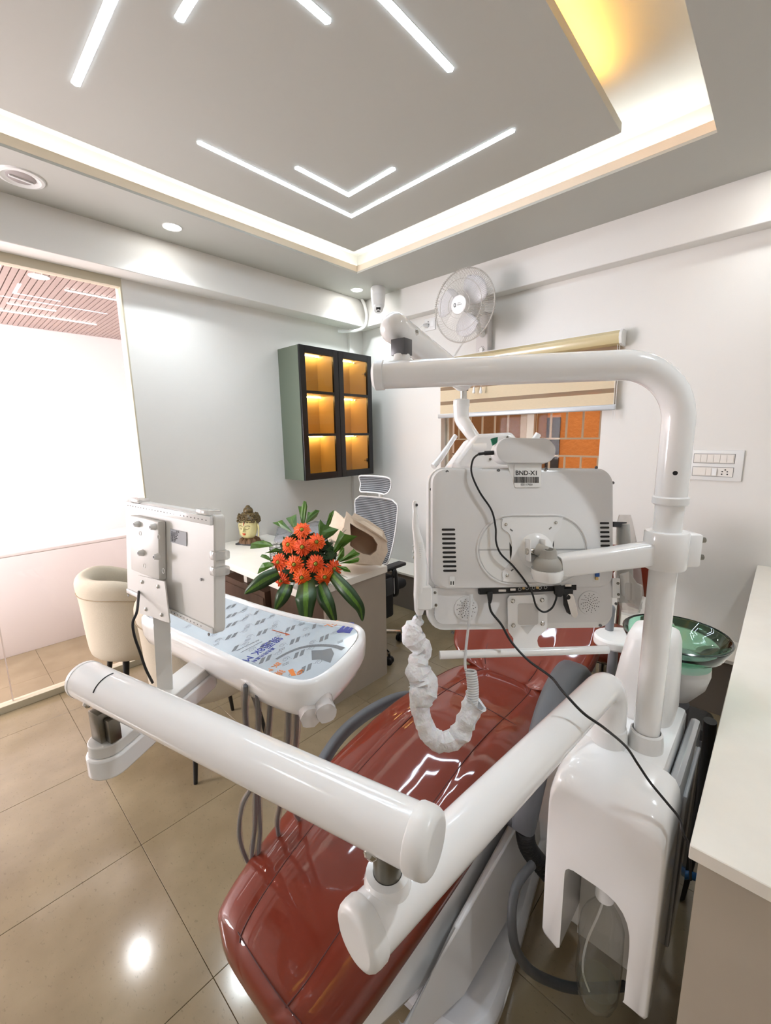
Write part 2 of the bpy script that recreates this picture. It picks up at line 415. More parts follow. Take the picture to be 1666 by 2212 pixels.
G_COR = glow('corridor_line', (255, 250, 250), 16)
def corridor_line(a, b, lab):
    a, b = V(a), V(b); r = thing('corridor_line_light', lab, 'ceiling light', (a+b)/2, 'linear lights on the corridor ceiling')
    MB().box((min(a.x, b.x), min(a.y, b.y), 2.463), (max(a.x, b.x), max(a.y, b.y), 2.4695)).build('diffuser', G_COR, r, smooth=0)
    MB().box((min(a.x, b.x)-.003, min(a.y, b.y)-.003, 2.466), (max(a.x, b.x)+.003, max(a.y, b.y)+.003, 2.472)).build('housing', M_WPLAST, r, smooth=0)
corridor_line((0.05, 4.27, 0), (1.11, 4.286, 0), 'long thin line light across the slatted corridor ceiling')
corridor_line((0.53, 4.03, 0), (0.80, 4.046, 0), 'short line light in front of the long one on the corridor ceiling')
corridor_line((0.75, 3.448, 0), (1.6, 3.462, 0), 'line light of the corridor ceiling nearest the glass')
downlight(0.595, 3.29, 'round downlight on the slatted corridor ceiling close behind the glass', 16, z=2.469)
rc = thing('reception_counter', 'plain white counter front in the corridor beyond the glass', 'counter', (0.2, 4.1, 0))
MB().box((X0, 3.93, 0.0), (1.6, 4.30, 0.725), bev=.003).build('body', mat('corridor_paint', (240, 235, 233), 0.5), rc)
MB().box((X0, 3.928, 0.727), (1.605, 4.31, 0.75), bev=.003).build('top', mat('corridor_paint', (240, 235, 233), 0.5), rc)

# ---- window with its grille, and the rendered building outside
wn = struct(MB().box((3.07, WY0, WZ0), (3.13, WY1, WZ0+0.04)).box((3.07, WY0, WZ1-0.04), (3.13, WY1, WZ1)).box((3.07, WY0, WZ0), (3.13, WY0+0.02, WZ1)).box((3.07, WY1-0.03, WZ0), (3.13, WY1, WZ1))
            .box((3.07, 1.375, WZ0), (3.10, 1.43, WZ1)).box((3.10, 1.44, WZ0), (3.13, 1.495, WZ1)).build('window_2', mat('window_frame', (205, 193, 172), 0.4), smooth=0, bev=0.002))
WM[wn.name] = Matrix.Identity(4)
WG = pane_mat('window_glass', (244, 240, 236), -.018, fres=.3)
MB().box((3.083, 1.43, WZ0+.04), (3.087, 2.13, WZ1-.04)).build('pane', WG, wn, smooth=0)
MB().box((3.113, 0.91, WZ0+.04), (3.117, 1.44, WZ1-.04)).build('pane', WG, wn, smooth=0)
MBAR = mat('grille_paint', (206, 194, 170), 0.45)
for z in (1.14, 1.357, 1.482, 1.80): MB().box((3.150, WY0, z-0.006), (3.166, WY1, z+0.006)).build('grille_bar', MBAR, wn, smooth=0)
y = 0.945
while y < 2.15:
    for z0, z1 in ((1.14, 1.357), (1.482, 1.80)): MB().box((3.152, y-0.006, z0), (3.164, y+0.006, z1)).build('grille_bar', MBAR, wn, smooth=0)
    y += 0.1135
MB().box((2.98, WY0, WZ0-0.02), (3.09, WY1, WZ0)).build('window_sill', M_CREAM, wn, smooth=0)
ow = thing('neighbouring_house', 'orange rough-rendered house wall seen through the window', 'building', (3.9, 1.5, 0))
MB().box((3.9, -0.6, -1), (4.1, 1.62, 3.0)).build('wall', mat('orange_render', (216, 142, 74), 0.9, bump=1.0, bscale=28, var=0.12, vscale=12), ow, smooth=0)
MB().box((3.86, 1.62, -1), (4.1, 4.0, 3.0)).build('side_wall', mat('ochre_render', (132, 92, 52), 0.9, bump=0.5, bscale=20), ow, smooth=0, label='brown side wall, darker than the orange one')
MB().box((3.885, 1.50, 1.1), (3.9, 1.62, 1.66)).build('opening', M_BLACK, ow, smooth=0, label='dark opening in the orange wall')
ground = struct(MB().box((3.2, -0.6, -1.1), (4.1, 4.0, -1.0)).build('trim_4', mat('outside_ground', (120, 110, 100), 0.9), smooth=0))

# ---- low ledge along the window wall
ld = thing('low_ledge', 'low grey panelled ledge with a cream top along the window wall', 'ledge', (2.86, 1.5, 0))
MB().box((2.74, 0.06, 0.0), (X1-.002, 3.07, 0.312)).build('front_panel', mat('ledge_grey', (128, 119, 110), 0.3), ld, smooth=0)
MB().box((2.72, 0.06, 0.314), (X1-.002, 3.07, 0.335), bev=0.002, seg=1).build('top', M_CREAM, ld, smooth=0)

# ================================================================== THINGS ON THE WALLS
# ---- display cabinet
cx0, cx1, cy0, cy1, cz0, cz1 = 2.062, 2.842, 2.812, Y1, 1.175, 2.225
cb = thing('wall_cabinet', 'sage green wall cabinet with black glazed doors, lit amber inside', 'cabinet', ((cx0+cx1)/2, Y1, cz0))
MG = mat('sage_laminate', (112, 122, 106), 0.45, bump=0.02, bscale=300)
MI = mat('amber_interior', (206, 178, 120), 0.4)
MB().box((cx0, cy0+.022, cz0), (cx0+.018, cy1-.001, cz1)).box((cx1-.018, cy0+.022, cz0), (cx1, cy1-.001, cz1)).box((cx0+.018, cy0+.022, cz0), (cx1-.018, cy1-.001, cz0+.018)).box((cx0+.018, cy0+.022, cz1-.018), (cx1-.018, cy1-.001, cz1)).build('carcass', MG, cb, smooth=0)
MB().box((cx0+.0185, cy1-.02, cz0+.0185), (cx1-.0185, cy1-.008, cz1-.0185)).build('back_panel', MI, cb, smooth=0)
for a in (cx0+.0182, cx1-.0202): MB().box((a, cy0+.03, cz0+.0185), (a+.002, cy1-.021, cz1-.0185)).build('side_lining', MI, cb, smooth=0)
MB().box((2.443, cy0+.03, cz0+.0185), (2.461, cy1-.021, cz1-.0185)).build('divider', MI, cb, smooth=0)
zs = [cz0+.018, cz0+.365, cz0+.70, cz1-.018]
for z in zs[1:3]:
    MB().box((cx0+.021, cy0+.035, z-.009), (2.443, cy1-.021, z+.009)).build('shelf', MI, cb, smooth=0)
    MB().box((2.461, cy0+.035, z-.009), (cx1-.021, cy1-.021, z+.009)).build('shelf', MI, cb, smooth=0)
GW = glow('amber_led', (255, 230, 172), 34)
for k in (1, 2, 3):
    zt_ = zs[k]-(.009 if k < 3 else 0.0)
    for a, b in ((cx0+.025, 2.44), (2.464, cx1-.025)):
        MB().box((a, cy1-.055, zt_-.009), (b, cy1-.047, zt_-.001)).build('led_strip', GW, cb, smooth=0)
MK = mat('black_lacquer', (14, 14, 15), 0.25)
for a, b, hx in ((cx0, 2.450, 2.44), (2.454, cx1, 2.462)):
    d = MB(); y0, y1 = cy0, cy0+.021
    d.box((a, y0, cz0), (a+.052, y1, cz1)).box((b-.052, y0, cz0), (b, y1, cz1)).box((a+.052, y0, cz0), (b-.052, y1, cz0+.055)).box((a+.052, y0, cz1-.055), (b-.052, y1, cz1))
    for z in zs[1:3]: d.box((a+.052, y0, z-.011), (b-.052, y1, z+.011))
    dd = d.build('door', MK, cb, smooth=0, bev=0.0015)
    MB().box((a+.05, y0+.009, cz0+.05), (b-.05, y0+.013, cz1-.05)).build('pane', pane_mat('smoked_pane', (242, 234, 222), 0.0), dd, smooth=0)
for z in (cz0+.12, cz1-.16):
    MB().box((cx1-.06, cy0+.03, z), (cx1-.022, cy0+.06, z+.012)).box((cx1-.04, cy0+.04, z-.012), (cx1-.021, cy0+.055, z+.024)).build('hinge', M_CHROME, cb, smooth=0)
for z in zs[1:]:
    MB().cyl((cx1-.035, cy1-.10, z-.02), (cx1-.022, cy1-.10, z-.02), .006, n=10).build('shelf_pin', M_CHROME, cb)
gb = thing('glass_box', 'small cut glass box on the bottom shelf inside the amber cabinet', 'box', (2.15, 2.93, cz0+.018))
MB().box((2.11, 2.90, cz0+.0185), (2.19, 2.96, cz0+.05), bev=.004).build('body', mat('amber_glass', (214, 168, 70), .1, bump=.5, bscale=120), gb)
MB().box((2.107, 2.897, cz0+.0505), (2.193, 2.963, cz0+.062), bev=.003).build('lid', mat('amber_glass', (214, 168, 70), .1), gb)

# ---- security camera on the ceiling
p = V((2.725, 2.60, ZC)); sc_ = thing('security_camera', 'white turret security camera hanging from the ceiling corner', 'camera', p)
dn = (CAM-p); dn.z = 0; dn.normalize(); ax = (V((0, 0, -1))+dn*0.10).normalized()
MB().lathe([(.052, 0), (.060, .012), (.060, .060), (.056, .066)], p, (0, 0, -1)).build('mount', M_WPLAST, sc_)
MB().lathe([(.056, .068), (.060, .07), (.050, .15), (.040, .175), (.0, .18)], p, ax).build('housing', M_WPLAST, sc_)
q = p+V((0, 0, -.165))+dn*.025; MB().sphere(q, .044).build('ball', M_WPLAST, sc_)
fd = (CAM-q).normalized(); fd = (fd+V((0, 0, -.35))).normalized(); rt = fd.cross(V((0, 0, 1))).normalized(); up_ = rt.cross(fd)
fm = frame(q+fd*.041, rt, up_)
MB(fm).box((-.018, -.004, -.002), (.018, .016, .005), bev=.002).build('lens_window', M_BLACK, sc_)
MB(fm).box((-.012, -.018, -.004), (.012, -.010, .002), bev=.002).build('infrared_window', M_BLACK, sc_)
# ---- conduit hose in the corner
pts = smoothpath([(2.845, 2.915, ZC), (2.87, 2.90, 2.66), (2.885, 2.90, 2.58), (2.87, 2.915, 2.50), (2.82, 2.96, 2.465), (2.74, 3.02, 2.455), (2.70, 3.08, 2.46)], 8)
tag(MB().tube(pts, .014, 12).build('conduit_hose', M_WPLAST, origin=(2.845, 2.915, ZC)), 'white plastic conduit bending from ceiling around the beam in the room corner', 'conduit')

# ---- wall fan
fc = V((2.655, 1.725, 2.388)); R_ = .233
fx = V((-1, -0.02, -0.06)).normalized(); fy = V((0, 1, 0)); fz = V((0, 0, 1)); fy = (fy-fx*fy.dot(fx)).normalized(); fz = fx.cross(fy)
fan = thing('wall_fan', 'white wall-mounted fan with a round wire cage above the window blind', 'fan', (2.99, 1.75, 2.25))
FM = Matrix(((fy.x, fz.x, fx.x, fc.x), (fy.y, fz.y, fx.y, fc.y), (fy.z, fz.z, fx.z, fc.z), (0, 0, 0, 1)))   # local z looks into the room
def ringpts(r, z, n=48): return [(r*math.cos(2*PI*i/n), r*math.sin(2*PI*i/n), z) for i in range(n)]
MW = mat('fan_wire', (196, 190, 182), .35)
c_ = MB(FM)
c_.tube(ringpts(R_, 0, 64), .005, 8, closed=True).tube(ringpts(R_*.70, .045, 48), .002, 5, closed=True).tube(ringpts(R_*.36, .062, 36), .002, 5, closed=True)
c_.build('cage_rings', MW, fan)
c_ = MB(FM)
for i in range(108):
    a = 2*PI*i/108; r0 = .062
    c_.tube([(r*math.cos(a+tw), r*math.sin(a+tw), z) for r, z, tw in ((r0, .066, 0), (.12, .060, .05), (.19, .042, .09), (.232, .018, .11), (R_, 0, .12))], .0013, 3, cap=False)
c_.build('front_grille', MW, fan, kind='stuff')
c_ = MB(FM)
for i in range(72):
    a = 2*PI*i/72
    c_.tube([(r*math.cos(a), r*math.sin(a), z) for r, z in ((.05, -.095), (.15, -.085), (.22, -.045), (R_, 0))], .0009, 3, cap=False)
c_.build('rear_grille', MW, fan, kind='stuff')
MB(FM).lathe([(0, .074), (.040, .073), (.058, .066), (.061, .058), (0, .058)]).build('hub_cap', mat('fan_white', (232, 228, 224), .3), fan)
bl = mat('fan_blade', (222, 219, 220), .25)
for k in range(3):
    a0 = math.radians(95+120*k); rows = []
    for i in range(9):
        t = i/8; rr = .04+.165*t; w0 = .35+1.25*math.sin(PI*min(1, t*.62+.22))*.62
        row = []
        for j in range(9):
            s_ = (j/8-.5)*2; an = a0+s_*w0*.62+.15*t
            r2 = rr if i < 8 else rr-.02*s_*s_*1.2
            row.append((r2*math.cos(an), r2*math.sin(an), .012+.026*s_*(1-.4*t)))
        rows.append(row)
    b_ = MB(FM); top = [[b_.bm.verts.new(FM @ V(p)) for p in r] for r in rows]
    for i in range(8):
        for j in range(8): b_.bm.faces.new((top[i][j], top[i][j+1], top[i+1][j+1], top[i+1][j]))
    o = b_.build('blade', bl, fan, smooth=60); s_ = o.modifiers.new('s', 'SOLIDIFY'); s_.thickness = .003
MB(FM).cyl((0, 0, .04), (0, 0, -.10), .03).build('hub', M_WPLAST, fan)
MB(FM).lathe([(0, -.21), (.05, -.20), (.068, -.15), (.068, -.10), (.05, -.09)]).build('motor', M_WPLAST, fan)
MB().tube(smoothpath([fc-fx*.16+V((0, 0, -.03)), (2.86, 1.735, 2.28), (2.95, 1.74, 2.25)], 5), .025, 12).build('neck', M_WPLAST, fan)
pl = MB(Matrix(((0, 0, -1, 2.999), (1, 0, 0, 1.745), (0, 1, 0, 2.25), (0, 0, 0, 1))))
o = []
for i in range(32):
    a = 2*PI*i/32; o.append((.052*math.cos(a), (.115 if math.sin(a) > 0 else -.155)+.045*math.sin(a), 0))
pl.prism(o, (0, 0, .062)); pl.build('wall_bracket', mat('fan_white2', (214, 210, 208), .35), fan, bev=.008)
BF = Matrix(((0, 0, -1, 2.936), (-1, 0, 0, 1.745), (0, 1, 0, 2.14), (0, 0, 0, 1)))
MB(BF).lathe([(0, .014), (.016, .012), (.018, 0)]).build('speed_knob', M_WPLAST, fan)
kb = MB(BF)
for i in range(9):
    a = math.radians(-30+30*i); kb.box((.026*math.cos(a)-.003, .026*math.sin(a)-.0012, 0), (.026*math.cos(a)+.003, .026*math.sin(a)+.0012, .001))
kb.build('dial_marks', mat('print_grey', (110, 108, 108), .5), fan, smooth=0)
HF = frame(fc+fx*.0742, -fy, fz)
text_mesh('orient', 'hub_lettering', .014, HF @ Matrix.Translation((.012, .003, 0)), mat('print_dark', (60, 58, 58), .5), fan)
text_mesh('electric', 'hub_lettering', .008, HF @ Matrix.Translation((.010, -.008, 0)), mat('print_grey', (110, 108, 108), .5), fan)
MB(HF).tube([(-.024+.007*math.cos(2*PI*i/20), .011*math.sin(2*PI*i/20), .0002) for i in range(20)], .0026, 6, closed=True).build('hub_emblem', mat('print_dark', (60, 58, 58), .5), fan)
# ---- socket with plug, and the fan's flex
so = thing('wall_socket', 'white wall socket plate left of the fan, under the beam', 'socket', (3.0, 2.27, 2.42))
MB().box((2.990, 2.215, 2.375), (2.9995, 2.325, 2.47), bev=.003).build('plate', M_WPLAST, so)
MB().box((2.987, 2.225, 2.40), (2.9905, 2.262, 2.445), bev=.001).build('rocker', M_WHITE, so)
for a, b in ((2.285, 2.445), (2.278, 2.425), (2.295, 2.425)): MB().cyl((2.9885, a, b), (2.991, a, b), .004, n=10).build('pin_hole', M_BLACK, so)
pg = thing('plug', 'white power plug of the fan in the socket', 'plug', (2.98, 2.29, 2.42))
MB().lathe([(.018, 0), (.020, .01), (.014, .03), (.006, .05)], (2.989, 2.295, 2.415), (-1, .2, 0)).build('body', M_WPLAST, pg)
MB().tube(smoothpath([(2.94, 2.305, 2.415), (2.93, 2.36, 2.36), (2.95, 2.36, 2.28), (2.97, 2.28, 2.20), (2.985, 2.20, 2.12), (2.985, 2.05, 2.13), (2.985, 1.93, 2.26), (2.985, 1.84, 2.32), (2.975, 1.78, 2.28)], 8), .0028, 8).build('flex', M_WPLAST, pg)

# ---- zebra blind
bd = thing('window_blind', 'cream striped roller blind half drawn over the window', 'blind', (2.95, 1.44, 2.08))
MF = mat('blind_fabric', (222, 204, 172), .75, var=.10, vscale=40, stretch=(1, 1, 14))
hp = [(-.002, 0), (-.072, .0), (-.095, -.02), (-.098, -.045), (-.085, -.075), (-.06, -.084), (-.002, -.084)]
def headbox(mb, y0, y1, grow=0.0):
    a = [V((2.998+x_*(1+grow), y0, 2.122+z_*(1+grow)+grow*.03)) for x_, z_ in hp]; mb.prism(a, (0, y1-y0, 0)); return mb
headbox(MB(), .80, 2.10).build('cassette', mat('cassette_film', (206, 190, 146), .22, coat=.6), bd)
headbox(MB(), .786, .80, .08).build('end_cap', M_WPLAST, bd); headbox(MB(), 2.10, 2.114, .08).build('end_cap', M_WPLAST, bd)
MB().box((2.925, .80, 2.120), (2.999, 2.10, 2.1265)).build('top_rail', M_WPLAST, bd, smooth=0)
SH = pane_mat('sheer_band', (225, 205, 178), 0.0, .38, (196, 176, 150))
bands = [(1.692, 1.762, 1), (1.762, 1.790, 0), (1.790, 1.876, 1), (1.876, 1.902, 0), (1.902, 1.985, 1), (1.985, 2.045, 0)]
for z0, z1, op in bands:
    MB().box((2.952, .815, z0), (2.955, 2.130, z1)).build('fabric_band', MF if op else SH, bd, smooth=0, label='opaque cream band' if op else 'see-through band')
MB().box((2.941, .802, 1.657), (2.963, 2.150, 1.692), bev=.008, seg=3).build('bottom_rail', mat('rail_silver', (206, 210, 214), .3, metal=.3), bd)
for yy in (.800, .812): MB().tube([(2.93, yy, 2.06), (2.95, yy+.004, 1.60)], .0016, 6).build('side_cord', M_WPLAST, bd)
for px, yy in ((1024, 0), (1039, 0)):
    a = atx(px+8, 775, 2.90); b = atx(px, 836, 2.905)
    MB().tube([(2.905, a.y, 2.08), (2.905, b.y, b.z)], .0014, 6).build('pull_cord', M_WPLAST, bd)
    MB().lathe([(.004, 0), (.006, -.004), (.013, -.04), (.010, -.046), (0, -.046)], (2.905, b.y, b.z), (0, 0, 1), 12).build('tassel', M_WHITE, bd)

# ---- switchboard right of the pole
sw = thing('switchboard', 'white switch plate with two rows of switches right of the tall pole', 'switch plate', (3.0, .28, 1.33))
MB().box((2.988, .163, 1.246), (2.9995, .412, 1.415), bev=.004).build('plate', M_WPLAST, sw)
MR = mat('gasket', (70, 68, 66), .6); SW = mat('switch_white', (236, 231, 224), .3)
for z0, z1 in ((1.345, 1.392), (1.272, 1.319)):
    MB().box((2.9865, .200, z0-.003), (2.9885, .384, z1+.003)).build('recess_line', MR, sw, smooth=0)
    MB().box((2.985, .202, z0-.001), (2.988, .382, z1+.001)).build('module_tray', SW, sw, smooth=0)
for i in range(6): MB().box((2.981, .206+.029*i, 1.348), (2.985, .2335+.029*i, 1.389), bev=.001, seg=1).build('rocker', SW, sw, smooth=0, )
MB().box((2.982, .322, 1.275), (2.985, .378, 1.316), bev=.001, seg=1).build('blank', SW, sw, smooth=0)
MB().box((2.981, .297, 1.275), (2.985, .320, 1.316), bev=.001, seg=1).build('rocker', SW, sw, smooth=0)
MB().box((2.977, .272, 1.275), (2.985, .294, 1.316), bev=.001, seg=1).build('rocker', M_WHITE, sw, smooth=0, label='switch pressed in the opposite way')
for a, b in ((.236, 1.308), (.248, 1.298), (.226, 1.298), (.249, 1.284), (.225, 1.284)): MB().cyl((2.9825, a, b), (2.9855, a, b), .0035, n=10).build('socket_hole', M_BLACK, sw)

# ================================================================== DESK AND WHAT STANDS ON IT
dk = thing('desk', 'long cream-topped desk with a pale grey end panel and walnut drawers below', 'desk', (1.55, 2.4, 0))
DT = .730
MB().box((1.235, 1.735, DT-.042), (1.858, Y1-.002, DT), bev=.0015, seg=1).build('top', M_CREAM, dk, smooth=0)
M_END = mat('marbled_laminate', (176, 166, 153), .2, var=.07, vscale=6, stretch=(1, 1, .6))
MB().box((1.37, 1.745, 0), (1.850, 1.765, DT-.0422)).build('end_panel', M_END, dk, smooth=0)
WAL = mat('walnut_laminate', (98, 74, 60), .4, var=.3, vscale=22, stretch=(1, 1, .06))
MB().box((1.835, 1.7652, 0), (1.855, Y1-.002, DT-.0425)).build('back_panel', M_END, dk, smooth=0)
MB().box((1.372, 1.7655, .06), (1.392, 2.30, DT-.075)).build('drawer_side', WAL, dk, smooth=0)
MB().box((1.392, 1.7655, .06), (1.834, 2.30, .08)).build('drawer_base', WAL, dk, smooth=0)
MB().box((1.34, 2.32, .06), (1.834, 2.86, .56)).build('drawer_carcass', WAL, dk, smooth=0)
MB().box((1.36, 2.57, .561), (1.42, 2.61, DT-.0425)).build('post', M_CREAM, dk, smooth=0)
for z in (.10, .32): MB().box((1.334, 2.33, z), (1.3395, 2.85, z+.20), bev=.001, seg=1).build('drawer', WAL, dk, smooth=0)

# ---- carved head
bp_ = V((1.60, 2.93, DT)); hd = thing('head_statue', 'painted statue head with a dark curled topknot on a wooden base', 'statue', bp_)
HM = Matrix.Translation(bp_) @ Matrix.Rotation(math.radians(207), 4, 'Z') @ Matrix.Scale(1.0, 4)     # local +x = the way it faces
skin = mat('statue_face', (216, 206, 150), .32, var=.06, vscale=12)
b_ = MB(HM)
rings = []
for z, hx, hy, sh in ((.030, .030, .034, .0), (.048, .036, .040, .004), (.058, .046, .050, .012), (.075, .055, .060, .012), (.100, .060, .068, .010), (.125, .062, .073, .006), (.150, .062, .075, .003), (.178, .060, .074, 0), (.200, .050, .064, -.002), (.215, .030, .04, -.004)):
    ring = []
    for j in range(40):
        a = 2*PI*j/40; cx, sy = math.cos(a), math.sin(a)
        x_ = hx*cx+sh; y_ = hy*sy
        if cx > .5 and .075 < z < .17:                      # brow / eye hollow
            x_ -= .004*math.exp(-((abs(sy)-.38)/.2)**2)*math.exp(-((z-.135)/.014)**2)*1.6
        ring.append((x_, y_, z))
    rings.append(ring)
b_.rings(rings); b_.build('face', skin, hd, smooth=80, sub=1)
MB(HM).tube([(.062, 0, .150), (.072, 0, .132), (.080, 0, .112), (.076, 0, .104)], [.004, .006, .010, .005], 10).sphere((.070, .008, .107), .006).sphere((.070, -.008, .107), .006).build('nose', skin, hd, smooth=80)
red = mat('lip_red', (206, 84, 46), .35)
MB(HM).sphere((.068, 0, .090), .011, (.7, 1.35, .45)).sphere((.067, 0, .083), .011, (.7, 1.1, .5)).build('lips', red, hd, smooth=80)
dkp = mat('brow_paint', (52, 36, 40), .5)
for s_ in (-1, 1):
    MB(HM).tube([(.068-.00, s_*.008, .141), (.066, s_*.020, .149), (.061, s_*.034, .150), (.053, s_*.046, .143)], .0014, 6).build('eyebrow', dkp, hd)
    MB(HM).tube([(.069, s_*.012, .128), (.065, s_*.022, .124), (.060, s_*.034, .125), (.055, s_*.042, .130)], .0013, 6).build('eyelid_line', dkp, hd)
    MB(HM).sphere((.055, s_*.027, .130), .012, (.75, 1.15, .55)).build('eyelid', skin, hd, smooth=80)
    e_ = MB(HM); e_.tube([(0, s_*.077, .158), (.004, s_*.084, .145), (.002, s_*.085, .12), (.0, s_*.083, .09), (.002, s_*.078, .060)], [.007, .012, .011, .009, .011], 12, flat=.5); e_.build('ear', skin, hd, smooth=80)
MB(HM).tube([(.067, 0, .152), (.064, 0, .176)], [.002, .003], 8).build('forehead_mark', red, hd)
hair = mat('hair_gilt', (44, 34, 24), .4, var=.1, vscale=70, vcol=(128, 106, 60))
hb = MB(HM); rings = []
for z, r in ((.150, .0715), (.165, .082), (.180, .086), (.200, .083), (.220, .070), (.233, .048), (.240, .036)):
    rings.append([((r*.88)*math.cos(2*PI*j/36)-.006-(.020 if (z < .17 and math.cos(2*PI*j/36) > .2) else 0), r*math.sin(2*PI*j/36), z+(.016 if math.cos(2*PI*j/36) > .3 and z < .19 else 0)) for j in range(36)])
hb.rings(rings); hb.sphere((-.006, 0, .250), .037, (1, 1, .95)).sphere((-.006, 0, .278), .018); hb.build('hair', hair, hd, smooth=80)
cu_ = MB(HM)
for k in range(260):
    u = random.uniform(-1, 1); ph = random.uniform(0, 2*PI); z = .172+.06*((u+1)/2); r = .087*(1-((z-.175)/.075)**2*.62)**.5
    cu_.sphere((r*.88*math.cos(ph)-.006, r*math.sin(ph), z), .0052, n=8)
cu_.build('curls', hair, hd, smooth=80, kind='stuff')
wd_ = mat('base_wood', (122, 88, 56), .6, var=.4, vscale=16, stretch=(1, 1, .3))
nb = MB(HM); nb.tube([(0, 0, .012), (0, 0, .030), (.0, 0, .052)], [.075, .068, .038], 24, flat=1.0)
for k in range(11):
    a = 2*PI*k/11; nb.tube([(.066*math.cos(a), .07*math.sin(a), .008), (.058*math.cos(a), .06*math.sin(a), .034), (.044*math.cos(a), .048*math.sin(a), .046)], [.016, .015, .008], 8)
nb.build('collar', wd_, hd, smooth=80)
MB(HM).box((-.07, -.082, 0), (.07, .082, .012), bev=.003).build('plinth', M_BLACK, hd)

# ---- pen cup
c0 = atz(598, 1212, DT); pc = thing('pen_cup', 'black wire mesh pen cup half hidden by the bouquet foliage', 'cup', (c0.x, c0.y, DT))
m_ = MB()
for k in range(9): m_.tube([(c0.x+.04*math.cos(2*PI*i/28), c0.y+.04*math.sin(2*PI*i/28), DT+.003+.012*k) for i in range(28)], .0009 if k < 8 else .0025, 4, closed=True)
for k in range(28): a = 2*PI*k/28; m_.tube([(c0.x+.04*math.cos(a), c0.y+.04*math.sin(a), DT), (c0.x+.04*math.cos(a), c0.y+.04*math.sin(a), DT+.1)], .0009, 4)
m_.build('mesh_wall', M_BLACK, pc, kind='stuff'); MB().lathe([(.0, 0.0005), (.04, .0005), (.04, .004), (0, .004)], (c0.x, c0.y, DT)).build('bottom', M_BLACK, pc)

# ---- crumpled clear wrapping behind the bouquet
def crumple(name, label, cat, pts, mt, amp, nx=18, ny=12, thick=.0012):
    """sheet over four corners, crushed by noise"""
    a, b, c, d = [V(p) for p in pts]; n_ = (b-a).cross(d-a).normalized()
    o_ = MB(); g_ = []
    for i in range(nx+1):
        r_ = []
        for j in range(ny+1):
            u, v = i/nx, j/ny
            p = a*(1-u)*(1-v)+b*u*(1-v)+c*u*v+d*(1-u)*v
            p = p+n_*amp*(math.sin(u*7+v*3)+.7*math.sin(v*9-u*5)+random.uniform(-.5, .5)+1.6*math.sin(PI*u)*math.sin(PI*v))
            r_.append(o_.bm.verts.new(p))
        g_.append(r_)
    for i in range(nx):
        for j in range(ny): o_.bm.faces.new((g_[i][j], g_[i+1][j], g_[i+1][j+1], g_[i][j+1]))
    o = o_.build(name, mt, smooth=25, origin=a); s_ = o.modifiers.new('s', 'SOLIDIFY'); s_.thickness = thick
    return tag(o, label, cat)
WR = pane_mat('clear_wrap', (236, 236, 238), .06, .35, (196, 198, 202), .12)
crumple('plastic_wrapping', 'clear crumpled plastic sheet behind the bouquet on the desk', 'wrapping', [atz(592, 1172, DT+.02), atz(720, 1178, DT+.02), atz(722, 1122, DT+.10), atz(600, 1140, DT+.06)], WR, .010)

# ---- brown paper bag lying on its side
BG = mat('kraft_bag', (220, 200, 176), .75, var=.12, vscale=14, bump=.8, bscale=14)
bg = thing('paper_bag', 'crumpled brown bag lying on its side at the desk corner', 'bag', atz(785, 1225, DT))
def bagpt(px, py, dd): return at(px, py, dd)
d0 = 2.42
outer = [(742, 1150), (748, 1104), (768, 1122), (792, 1131), (822, 1146), (836, 1170), (838, 1192), (824, 1222), (790, 1219), (752, 1216), (730, 1200)]
inner = [(758, 1160), (756, 1130), (771, 1140), (790, 1150), (806, 1160), (816, 1176), (813, 1190), (800, 1200), (784, 1196), (768, 1188), (756, 1178)]
k_ = MB()
def shell(pts, dep_, sc=1.0): return [bagpt(x_, y_, dep_) for x_, y_ in pts]
cenx = sum(p[0] for p in outer)/len(outer); ceny = sum(p[1] for p in outer)/len(outer)
def jit(pts, s, dx=0, dy=0, am=2.5): return [(cenx+(x_-cenx)*s+dx+random.uniform(-am, am), ceny+(y_-ceny)*s+dy+random.uniform(-am, am)) for x_, y_ in pts]
rr = [shell(outer, d0+.02), shell(jit(outer, 1.03, -2, 1), d0+.07), shell(jit(outer, .98, -5, -1), d0+.13), shell(jit(outer, .9, -10, -2), d0+.20), shell(jit(outer, .78, -14, -4), d0+.27)]
k_.rings([[p for p in r_] for r_ in rr], cap=False)
k_.poly(rr[-1])
k_.build('bag_body', BG, bg, smooth=50, sub=1)
f_ = MB(); a_, b_2, c_2 = shell(outer, d0+.018), shell(inner, d0+.01), shell([(x_*.9+79, y_*.9+118) for x_, y_ in inner], d0+.12)
MB().rings([a_, b_2], cap=False).build('bag_front', BG, bg, smooth=30)
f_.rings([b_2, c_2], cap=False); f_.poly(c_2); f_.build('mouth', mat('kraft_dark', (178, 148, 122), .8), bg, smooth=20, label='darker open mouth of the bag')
cl = [bagpt(702, 1150, d0+.12), bagpt(712, 1118, d0+.14), bagpt(724, 1102, d0+.15), bagpt(742, 1118, d0+.10), bagpt(752, 1132, d0+.06), bagpt(756, 1168, d0+.03), bagpt(742, 1190, d0+.03), bagpt(722, 1205, d0+.05)]
cr = MB(); cr.rings([cl, [p+CF*.05+V((0, 0, -.006)) for p in cl]]); cr.build('flap', BG, bg, smooth=0, bev=.006)
cl = [bagpt(758, 1118, d0-.01), bagpt(766, 1108, d0+.0), bagpt(800, 1126, d0+.01), bagpt(828, 1146, d0+.02), bagpt(838, 1172, d0+.02), bagpt(826, 1160, d0-.01), bagpt(796, 1140, d0-.01)]
cr = MB(); cr.rings([cl, [p+CF*.006 for p in cl]]); cr.build('rim_fold', BG, bg, smooth=0)
